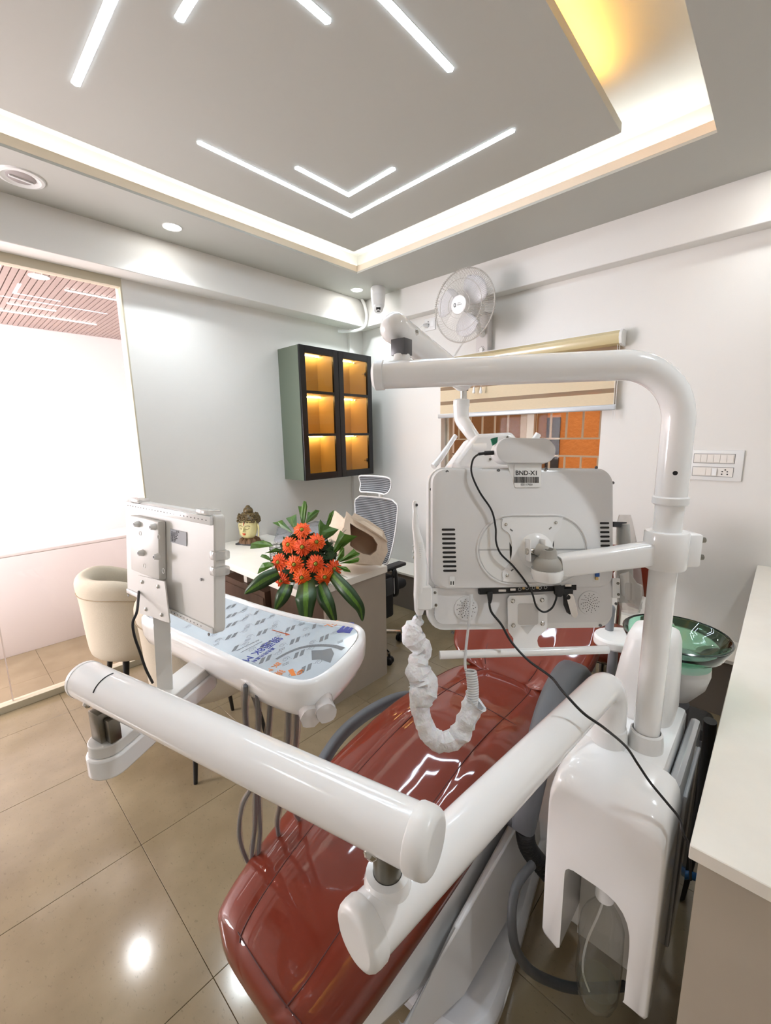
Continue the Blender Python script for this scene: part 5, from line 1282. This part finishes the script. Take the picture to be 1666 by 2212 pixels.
# recessed stadium and mounting plate
st = rr_px(1030, 1113, 1268, 1262, 74, .0, 14)
mb = MB(MO); mb.tube([V((p.x, p.y, .0018)) for p in scl(st, 1.0)], .0028, 8, closed=True).tube([V((p.x, p.y, .0022)) for p in [V((cx_+(q.x-cx_)*.965, cy_+(q.y-cy_)*.955, 0)) for q in st]], .0008, 5, closed=True); mb.build('recess_ring', mat('shell_white', (226, 225, 224), .28), mon)
slabp([V((cx_+(q.x-cx_)*.955, cy_+(q.y-cy_)*.945, 0)) for q in st], .0015, .0030).build('cover_plate', M_WPLAST, mon, smooth=0)
vp = [(1085, 1122), (1090, 1120), (1205, 1117), (1212, 1122), (1209, 1140), (1195, 1158), (1192, 1180), (1196, 1205), (1210, 1228), (1212, 1245), (1205, 1253), (1095, 1256), (1086, 1250), (1085, 1234), (1098, 1218), (1104, 1200), (1104, 1170), (1098, 1152), (1083, 1140)]
vpl = slabp(smoothpath(outl(vp), 3, closed=True), .0032, .0052); vpl = vpl.build('mount_plate', M_WHITE, mon, smooth=0)
for px, py in ((1093, 1133), (1201, 1129), (1096, 1243), (1205, 1240)):
    MB(MO).lathe([(0, 0), (.0036, 0), (.0036, .0016), (.002, .0028), (0, .0028)], L(px, py, .0052), (0, 0, 1), 14).build('screw', M_CHROME, vpl)
for px, py, a_ in ((1105, 1145, -40), (1189, 1141, 40), (1107, 1231, 40)):
    q = L(px, py, .0053); m2 = MB(MO @ Matrix.Translation(q) @ Matrix.Rotation(math.radians(a_), 4, 'Z')); m2.box((-.0035, -.0014, 0), (.0035, .0014, .0004)); m2.build('slot', mat('hole_grey', (120, 120, 118), .7), vpl, smooth=0)
for x_, pts in ((1, ((1100, 1171), (1105, 1182), (1105, 1196), (1101, 1207))), (2, ((1195, 1168), (1192, 1180), (1193, 1190), (1195, 1178)))):
    slabp(outl(pts), .0031, .0036).build('gap', DH, mon, smooth=0)
q = L(1158, 1190, .005); MB(MO).lathe([(.040, 0), (.034, .006), (.022, .011), (0, .012)], q, (0, 0, 1)).build('mount_dome', M_WHITE, mon)
# port strip with connectors
slabp(outl([(1035, 1272), (1244, 1263), (1244, 1274), (1036, 1284)]), -.010, .003).build('port_strip', DH, mon, smooth=0)
for px, py, w_, m_ in ((1084, 1275, 16, M_CHROME), (1107, 1273, 12, M_CHROME), (1130, 1270, 5, mat('brass', (190, 160, 110), .3, metal=.8)), (1160, 1269, 6, mat('brass', (190, 160, 110), .3, metal=.8)), (1203, 1265, 16, M_CHROME), (1226, 1264, 14, M_CHROME)):
    slabp(rr_px(px-w_/2, py-2.5, px+w_/2, py+2.5, 1), .003, .0042).build('port', m_, mon, smooth=0)
for px, py in ((1123, 1273), (1139, 1271), (1153, 1270), (1167, 1270), (1179, 1269)):
    MB(MO).tube([L(px, py, .0036)+V((.0032*math.cos(2*PI*i/14), .0032*math.sin(2*PI*i/14), 0)) for i in range(14)], .0006, 4, closed=True).build('jack', mat('print_pale', (200, 200, 198), .5), mon)
for c_, sg in (((1007, 1314), 1), ((1274, 1302), -1)):
    q = L(*c_, -.009); g_ = MB(MO).lathe([(.0275, 0), (.0270, .0022), (.0250, .0026), (0, .0026)], q, (0, 0, 1), 40).build('speaker_cover', mat('shell_white', (226, 225, 224), .28), mon)
    hh = MB(MO)
    for rr_, n_ in ((.003, 4), (.0075, 8), (.012, 12), (.0165, 14), (.021, 12)):
        for i in range(n_): a = 2*PI*i/n_+rr_*80; hh.cyl(q+V((rr_*math.cos(a), rr_*math.sin(a), .0026)), q+V((rr_*math.cos(a), rr_*math.sin(a), .0030)), .0010, n=6)
    hh.build('speaker_holes', DH, g_, smooth=0, kind='stuff')
# label with serial number
lp_ = slabp(rr_px(1110, 1004, 1168, 1053, 5), .0024, .0034).build('serial_label', mat('label_white', (240, 240, 238), .3), mon, smooth=0)
slabp(outl([(1095, 1003), (1170, 1000), (1168, 1052), (1112, 1054)]), .0012, .0023).build('camera_foot', M_WPLAST, mon, bev=.001)
SZ = .0142
text_mesh('BND-X1', 'label_lettering', SZ, MO @ Matrix.Translation(L(1138, 1022, .0037)), mat('ink', (30, 28, 28), .5), lp_, depth=.0002, bold=.0002)
text_mesh('E25117020', 'label_lettering', .0060, MO @ Matrix.Translation(L(1138, 1047, .0037)), mat('ink', (30, 28, 28), .5), lp_, depth=.0002)
bc = MB(MO); a, b = L(1111, 1043, .0036), L(1164, 1030, .0036); x_ = a.x
random.seed(3)
while x_ < b.x: w_ = random.choice((.0004, .0008, .0013)); bc.box((x_, a.y, .0035), (min(x_+w_, b.x), b.y, .0038)); x_ += w_+random.choice((.0005, .0009))
bc.build('barcode', mat('ink', (30, 28, 28), .5), lp_, smooth=0)
# lower bracket with its handle bar
lbk = [(1102, 1287), (1177, 1284), (1183, 1289), (1183, 1352), (1181, 1360), (1163, 1376), (1161, 1384), (1163, 1394), (1170, 1402), (1115, 1405), (1110, 1395), (1110, 1380), (1100, 1366), (1098, 1356), (1097, 1294)]
bb = slabp(outl(lbk), -.003, .000).build('lower_bracket', M_WHITE, mon, smooth=0)
slabp(rr_px(1119, 1303, 1163, 1350, 5), .0001, .0006).build('window', mat('shell_shade', (206, 204, 201), .3), bb, smooth=0)
slabp(outl([(1124, 1352), (1156, 1350), (1140, 1370)]), .0001, .0006).build('notch', mat('shell_shade', (206, 204, 201), .3), bb, smooth=0)
for px, py in ((1108, 1298), (1171, 1296), (1109, 1351), (1172, 1347)):
    MB(MO).lathe([(0, 0), (.0050, 0), (.0050, .0016), (.003, .0032), (0, .0032)], L(px, py, .0), (0, 0, 1), 16).build('screw', M_CHROME, bb)
MB(MO).tube([L(950, 1415, .002), L(1313, 1403, .002)], .0092, 24).build('handle_bar', M_WHITE, mon)
# side brackets
for x0, y0, x1, y1, s1, s2 in ((932, 1271, 947, 1315, (940, 1280), (942, 1307)), (1327, 1250, 1343, 1293, (1335, 1260), (1336, 1284))):
    sb = slabp(rr_px(x0, y0, x1, y1, 1.5), -.010, -.0055).build('side_bracket', M_WPLAST, mon, smooth=0)
    for s_ in (s1, s2): MB(MO).lathe([(0, 0), (.0032, 0), (.0032, .0015), (.0015, .0025), (0, .0025)], L(*s_, -.0055), (0, 0, 1), 12).build('screw', M_STEEL, sb)
slabp(rr_px(1279, 1237, 1295, 1257, 1), .001, .0024).build('terminal_plate', M_WPLAST, mon, smooth=0)
slabp(rr_px(1284, 1236, 1292, 1245, 1), .0024, .007).build('terminal', mat('terminal_blue', (40, 92, 170), .4), mon, smooth=0)
slabp(rr_px(1284, 1246, 1290, 1252, 1), .0024, .006).build('terminal_screw', mat('brass', (190, 160, 110), .3, metal=.8), mon, smooth=0)
# memory stick
us = thing('memory_stick', 'small black memory stick with a metal swivel cover in the monitor port', 'memory stick', MO @ L(1228, 1290, .01))
slabp(outl([(1213, 1270), (1234, 1270), (1232, 1300), (1228, 1326), (1222, 1322), (1215, 1305)]), .004, .011).build('body', M_BLACK, us, bev=.001)
slabp(smoothpath(outl([(1219, 1290), (1221, 1282), (1228, 1281), (1234, 1286), (1243, 1326), (1231, 1330), (1224, 1310)]), 2, closed=True), .0112, .0132).build('swivel_cover', M_CHROME, us, smooth=20)
MB(MO).cyl(L(1227, 1290, .0132), L(1227, 1290, .014), .0056, n=18).build('rivet', M_BLACK, us)
# camera module clipped on top
wb = thing('webcam', 'white pill-shaped camera module on top of the monitor', 'webcam', MO @ L(1132, 1000, .01))
pill = rr_px(1068, 948, 1197, 1001, 26.4, 0, 12)
cp = L(1132, 975)
mb = MB(MO); mb.rings([[V((cp.x+(p.x-cp.x)*k, cp.y+(p.y-cp.y)*k, z)) for p in pill] for k, z in ((.96, -.030), (1.0, -.026), (1.0, .006), (.975, .010), (.96, .0105))]); mb.build('housing', mat('shell_white', (226, 225, 224), .28), wb)
slabp(outl([(1062, 947), (1077, 943), (1076, 956), (1066, 962)]), -.008, -.004).build('green_clip', mat('green_tab', (20, 120, 90), .4), wb, smooth=0)
pk = MB(MO); pk.tube([L(1066, 978, -.006), L(1047, 979, -.006)], .0050, 10).tube([L(1049, 979, -.006), L(1034, 981, -.006)], .0034, 10); pk.build('plug', M_BLACK, wb)
# monitor arm
ma = thing('monitor_mount', 'white cast arm clamping the monitor to the tall pole', 'arm', (PX, PY, 1.27))
pc_ = V((PX, PY, 1.275))
a0 = MO @ L(1208, 1222, .045); a1 = V((PX, PY, 1.270))
t_ = (a1-a0).normalized(); up_ = V((0, 0, 1)); up_ = (up_-t_*up_.dot(t_)).normalized(); s_ = t_.cross(up_)
def rrect_ring(c, w_, h_, r_): return [c+s_*x_+up_*y_ for x_, y_ in round_rect(w_, h_, r_, 4)]
am = MB(); am.rings([rrect_ring(a0+t_*d_, w_, h_, .008) for d_, w_, h_ in ((0, .036, .042), (.01, .040, .046), (.10, .040, .046), (.20, .040, .050), ((a1-a0).length-.035, .042, .056))]); am.build('beam', M_WHITE, ma, smooth=40)
MB().lathe([(.0275, -.04), (.040, -.040), (.042, -.036), (.042, .036), (.040, .040), (.0305, .041)], pc_).build('clamp', M_WHITE, ma)
pr2 = (V((PX, PY, 0))-V((a0.x, a0.y, 0))).normalized(); lug = MB(frame(pc_+pr2*.048, pr2, V((0, 0, 1)))); lug.box((-.022, -.036, -.024), (.016, .036, .024), bev=.006); lug.build('clamp_lug', M_WHITE, ma)
for dz in (.018, -.020):
    MB().cyl(pc_+pr2*.060+V((0, 0, dz)), pc_+pr2*.084+V((0, 0, dz)), .0062, n=18).build('bolt', M_STEEL, ma); 
e0 = MO @ L(1183, 1222, .045)
MB().sphere(e0, .031, (1, 1, .8)).build('joint_cover', M_GREYARM, ma, smooth=60)
MB().lathe([(.0, -.034), (.030, -.030), (.034, -.016), (.033, -.006)], e0).build('joint_shell', M_WHITE, ma, smooth=60)
kk = MB(); kk.tube([e0+V((0, 0, .01)), e0+V((0, 0, .036))], [.021, .016], 20); k1 = MO @ L(1160, 1186, .034); kk.tube([e0+V((0, 0, .028)), k1], .013, 14); kk.build('knuckle', M_GREYARM, ma)
MB().lathe([(0, 0), (.010, 0), (.010, .002), (0, .002)], e0+V((0, 0, .036))).build('knuckle_cap', mat('knuckle_dark', (110, 108, 102), .5), ma)
tl = MB(MO); p_ = L(1148, 1185, .012)
for dx in (-.013, .020): tl.box((p_.x+dx-.0015, p_.y-.026, .012), (p_.x+dx+.0015, p_.y+.022, .040), bev=.001)
tl.build('tilt_bracket', M_WHITE, ma)
MB(MO).cyl(L(1139, 1190, .012)+V((-.008, 0, .016)), L(1139, 1190, .012)+V((.038, 0, .016)), .0075, n=18).build('tilt_bolt', M_CHROME, ma)

# cables of the monitor
P = smoothpath([MO @ L(1034, 981, -.006), MO @ L(1022, 993, .006), MO @ L(1019, 1022, .012), MO @ L(1036, 1062, .012), MO @ L(1062, 1102, .012), MO @ L(1071, 1140, .014), MO @ L(1072, 1170, .014), MO @ L(1082, 1196, .014), MO @ L(1108, 1222, .012), MO @ L(1135, 1256, .012), MO @ L(1150, 1282, .014), MO @ L(1159, 1310, .016), MO @ L(1175, 1322, .018), MO @ L(1192, 1314, .018), MO @ L(1201, 1296, .016), MO @ L(1203, 1284, .012)], 7)
cam_c = thing('camera_cable', 'black cable looping from the camera module down across the monitor back', 'cable', P[0])
MB().tube(P, .0022, 8).build('wire', M_BLACK, cam_c); slabp(outl([(1193, 1265), (1214, 1264), (1214, 1280), (1208, 1287), (1199, 1287), (1194, 1281)]), .0045, .013).build('plug', M_BLACK, cam_c, bev=.001)
P = smoothpath([MO @ L(1057, 1300, .010), MO @ L(1062, 1322, .014), MO @ L(1084, 1350, .018), at(1104, 1385, .925), at(1140, 1425, .90), at(1190, 1462, .86), at(1215, 1492, .80), at(1260, 1540, .785), at(1305, 1572, .80), at(1352, 1612, .84), at(1378, 1650, .845), at(1405, 1690, .835), at(1442, 1735, .82), at(1468, 1768, .81), at(1476, 1800, .80), at(1490, 1832, .81), at(1492, 1900, .86)], 7)
pw_ = thing('power_cable', 'long black power cable running from the monitor over the white arm to the counter', 'cable', P[0])
MB().tube(P, .0026, 8).build('wire', M_BLACK, pw_)
slabp(outl([(1050, 1277), (1062, 1277), (1061, 1292), (1058, 1302), (1054, 1302), (1052, 1292)]), .004, .011).build('plug', M_BLACK, pw_, bev=.001)

# ---- intraoral camera in its holder, cable and paper sleeve
ic = thing('intraoral_camera', 'slim white intraoral camera standing in a holder left of the monitor', 'handpiece', MO @ L(905, 1320, 0))
zc_ = 0.0
P = [L(x_, y_, zc_) for x_, y_ in ((897, 1082), (896, 1088), (897, 1110), (898, 1140), (903, 1165), (907, 1195), (909, 1220), (909, 1250), (907, 1285), (906, 1318), (907, 1328))]
mb = MB(MO); mb.tube(P, [.0035, .0055, .0055, .0075, .0105, .0135, .0150, .0150, .0140, .011, .007], 20); mb.build('body', M_WHITE, ic, smooth=60)
MB(MO).cyl(L(899.5, 1091, .004), L(901.5, 1091, .0055), .003, n=12).build('lens', M_BLACK, ic)
for y_ in (1179, 1192, 1204): MB(MO).sphere(L(893.5-(1 if y_ > 1180 else 0), y_, 0), .0032, (.6, 1, 1), 10).build('button', M_WPLAST, ic)
MB(MO).tube([L(907, 1326, 0), L(908, 1341, 0)], [.0055, .0035], 12).build('strain_relief', mat('relief_grey', (200, 198, 196), .4), ic)
dt_ = MB(MO)
for r_ in range(15):
    for c_ in range(3+(r_ > 4)): dt_.sphere(L(904+c_*3+r_*.35, 1172+r_*4.4, 0)+V((0, 0, .0135-.0012*c_)), .0006, n=6)
dt_.build('grip_dots', mat('hole_grey', (120, 120, 118), .7), ic, kind='stuff')
hd2 = thing('camera_holder', 'white plastic holder gripping the intraoral camera at the monitor side', 'holder', MO @ L(925, 1290, 0))
mb = slabp(rr_px(900, 1264, 932, 1316, 6), -.016, .014); mb.build('block', M_WPLAST, hd2, bev=.003)
P = [at(x_, y_, d_) for x_, y_, d_ in ((907, 1336, .955), (896, 1352, .955), (890, 1368, .95), (899, 1388, .95), (914, 1404, .95), (906, 1424, .945), (902, 1444, .94), (908, 1460, .94), (916, 1482, .935), (911, 1498, .93), (906, 1520, .93), (912, 1545, .925), (920, 1570, .925), (932, 1590, .925), (950, 1602, .925), (972, 1600, .925), (990, 1588, .925), (1003, 1567, .925), (1013, 1544, .925), (1022, 1524, .93), (1029, 1514, .93))]
rad = [.016, .026, .031, .028, .024, .026, .033, .036, .038, .034, .026, .024, .025, .026, .025, .025, .026, .026, .027, .029, .033]
P2 = smoothpath(P, 3); r2 = [rad[min(len(rad)-1, int(i/3))]*(1+.06*math.sin(i*1.7)) for i in range(len(P2))]
random.seed(11)
pp = thing('paper_sleeve', 'crumpled white translucent sleeve snaking below the intraoral camera', 'sleeve', P[0])
SL = mat('sleeve_white', (236, 236, 238), .6, bump=.9, bscale=38); SL.node_tree.nodes['Principled BSDF'].inputs['Subsurface Weight'].default_value = .15
mb = MB(); mb.tube(P2, r2, 15, wob=.13, cap=False, flat=.8); o = mb.build('sleeve', SL, pp, smooth=38)
P = [MO @ L(1018, 1284, .004), MO @ L(1016, 1320, .012), at(1009, 1380, .94), at(1005, 1425, .935), at(1006, 1445, .93)]
cc2 = thing('coiled_cable', 'white coiled cable hanging from the monitor into the sleeve', 'cable', P[0])
st_ = smoothpath(P, 6)
A0, A1 = at(1017, 1448, .93), at(1019, 1528, .92); k = 15; hx = []
ax_ = (A1-A0).normalized(); u_ = CR-ax_*CR.dot(ax_); u_.normalize(); v_ = ax_.cross(u_)
for i in range(k*16+1):
    t = i/(k*16); a = 2*PI*k*t+PI; c = A0.lerp(A1, t)+u_*.008*math.sin(t*PI)*.5; hx.append(c+(u_*math.cos(a)+v_*math.sin(a))*.0105)
MB().tube(st_, [.0045]*3+[.0030]*(len(st_)-3), 8).build('straight_lead', mat('cord_white', (214, 214, 214), .4), cc2)
MB().tube([st_[-1]]+hx, .0026, 8).build('coil', mat('cord_white', (214, 214, 214), .4), cc2)

# ---- scaler/light gun in its bag on the right bracket
gn = thing('curing_light', 'bagged grey curing light with a black cap right of the monitor', 'curing light', MO @ L(1350, 1240, 0))
MB(MO).tube([L(1350, 1300, -.03), L(1350, 1260, -.03), L(1350, 1210, -.03), L(1348, 1165, -.03), L(1347, 1132, -.03)], [.016, .018, .017, .015, .013], 16).build('body', mat('gun_grey', (206, 210, 208), .3), gn, smooth=60)
slabp(outl([(1333, 1127), (1362, 1128), (1362, 1131), (1351, 1132), (1350, 1140), (1334, 1139)]), -.045, -.012).build('cap', M_DGREY, gn, bev=.001)
random.seed(5)
MB(MO).tube([L(1350, 1112, -.03), L(1350, 1126, -.03), L(1352, 1170, -.03), L(1357, 1230, -.03), L(1362, 1290, -.03), L(1362, 1322, -.03)], [.012, .017, .021, .028, .030, .020], 12, wob=.10, cap=False).build('clear_bag', pane_mat('bag_clear', (246, 244, 242), .08, .14, (230, 226, 222), .1), gn, smooth=15)
gh = thing('gun_holder', 'white plastic loop holder for the bagged curing light', 'holder', MO @ L(1360, 1285, 0))
ring = outl([(1340, 1240), (1352, 1233), (1352, 1233), (1372, 1258), (1383, 1262), (1382, 1314), (1376, 1317), (1356, 1300), (1343, 1284)], -.02)
slabp(ring, -.050, -.008).build('shell', M_WPLAST, gh, bev=.004)
slabp(rr_px(1355, 1260, 1370, 1298, 4), -.0078, -.007).build('window', mat('shell_shade', (206, 204, 201), .3), gh, smooth=0)

# ================================================================== OPERATING LAMP
la = thing('lamp_boom', 'white ball-ended spring arm of the operating lamp above the horizontal tube', 'arm', at(868, 770, .955))
j0 = at(868, 782, .955)
j0 = V((j0.x, j0.y, HZ+.022))
MB().lathe([(.022, -.01), (.020, .012), (.0185, .022), (.016, .024)], j0, cap=False).build('socket', M_WHITE, la)
bA, bB = at(853, 709, .975), at(1002, 822, 1.28); dA = (bB-bA).normalized()
jm = frame(j0+V((0, 0, .020)), V((dA.x, dA.y, 0)), V((-dA.y, dA.x, 0)))
MB(jm).box((-.016, -.018, 0), (.016, .018, bA.z-j0.z-.052), bev=.001).build('bracket', mat('bracket_steel', (92, 92, 94), .35, metal=.6), la)
MB().tube([bA, bB], [.0335, .0335], 32).build('tube', M_WHITE, la)
MB().sphere(bA, .0345).build('ball_cap', M_WHITE, la, smooth=60)
sc2 = at(890, 728, .98); sv = (CR-dA*CR.dot(dA)).normalized(); screw(bA+dA*.055+(sv*.8-CF*.6).normalized()*.033, (sv*.8-CF*.6).normalized(), .007, la)
MB().tube([bB-V((0, 0, .01)), bB-V((0, 0, .075))], .0105, 20).build('post', M_CHROME, la)
MB().tube([bB-V((0, 0, .012)), bB-V((0, 0, .030))], .014, 16).build('cable_gland', M_BLACK, la)
hl_ = thing('operating_lamp', 'white operating lamp head with side handles above the monitor', 'lamp', at(1060, 1000, 1.2))
c1 = at(997, 872, 1.24)
MB().lathe([(.020, -.010), (.0235, -.008), (.0235, .010), (.018, .013)], c1).build('neck_collar', M_WPLAST, hl_)
P = smoothpath([at(996, 876, 1.24), at(998, 905, 1.24), at(1010, 925, 1.22), at(1027, 950, 1.21), at(1037, 974, 1.20)], 6)
MB().tube(P, [.0235-.0085*i/(len(P)-1) for i in range(len(P))], 20).build('neck', M_WHITE, hl_, smooth=60)
MB().tube([at(1020, 968, 1.20), at(1048, 970, 1.20)], [.016, .020], 16).build('yoke', M_WHITE, hl_)
# head: tapered shell
th_ = [(976, 1004), (1025, 938), (1105, 934), (1118, 950), (1126, 1006), (1100, 1016), (985, 1016)]
rA = [at(x_, y_, 1.20) for x_, y_ in th_]; cen = sum(rA, V())/len(rA)
rg = [[cen+(p-cen)*.90-CF*.012 for p in rA], rA, [p+CF*.05 for p in rA], [cen+(p-cen)*1.08+CF*.13 for p in rA]]
MB().rings(rg).build('head_shell', M_WHITE, hl_, smooth=30, bev=.006)
MB().tube(smoothpath([at(984, 942, 1.23), at(975, 955, 1.225), at(955, 985, 1.21), at(936, 1008, 1.20)], 5), [.010]*8+[.012]*8, 14, flat=.7).build('handle', M_WHITE, hl_, smooth=60)
MB().tube([at(1163, 938, 1.25), at(1150, 958, 1.25), at(1142, 985, 1.24)], .0095, 14).build('handle', M_WHITE, hl_, smooth=60)
for px, py in ((1096, 944), (1059, 992)): screw(at(px, py, 1.185), -CF, .0035, hl_, M_STEEL)
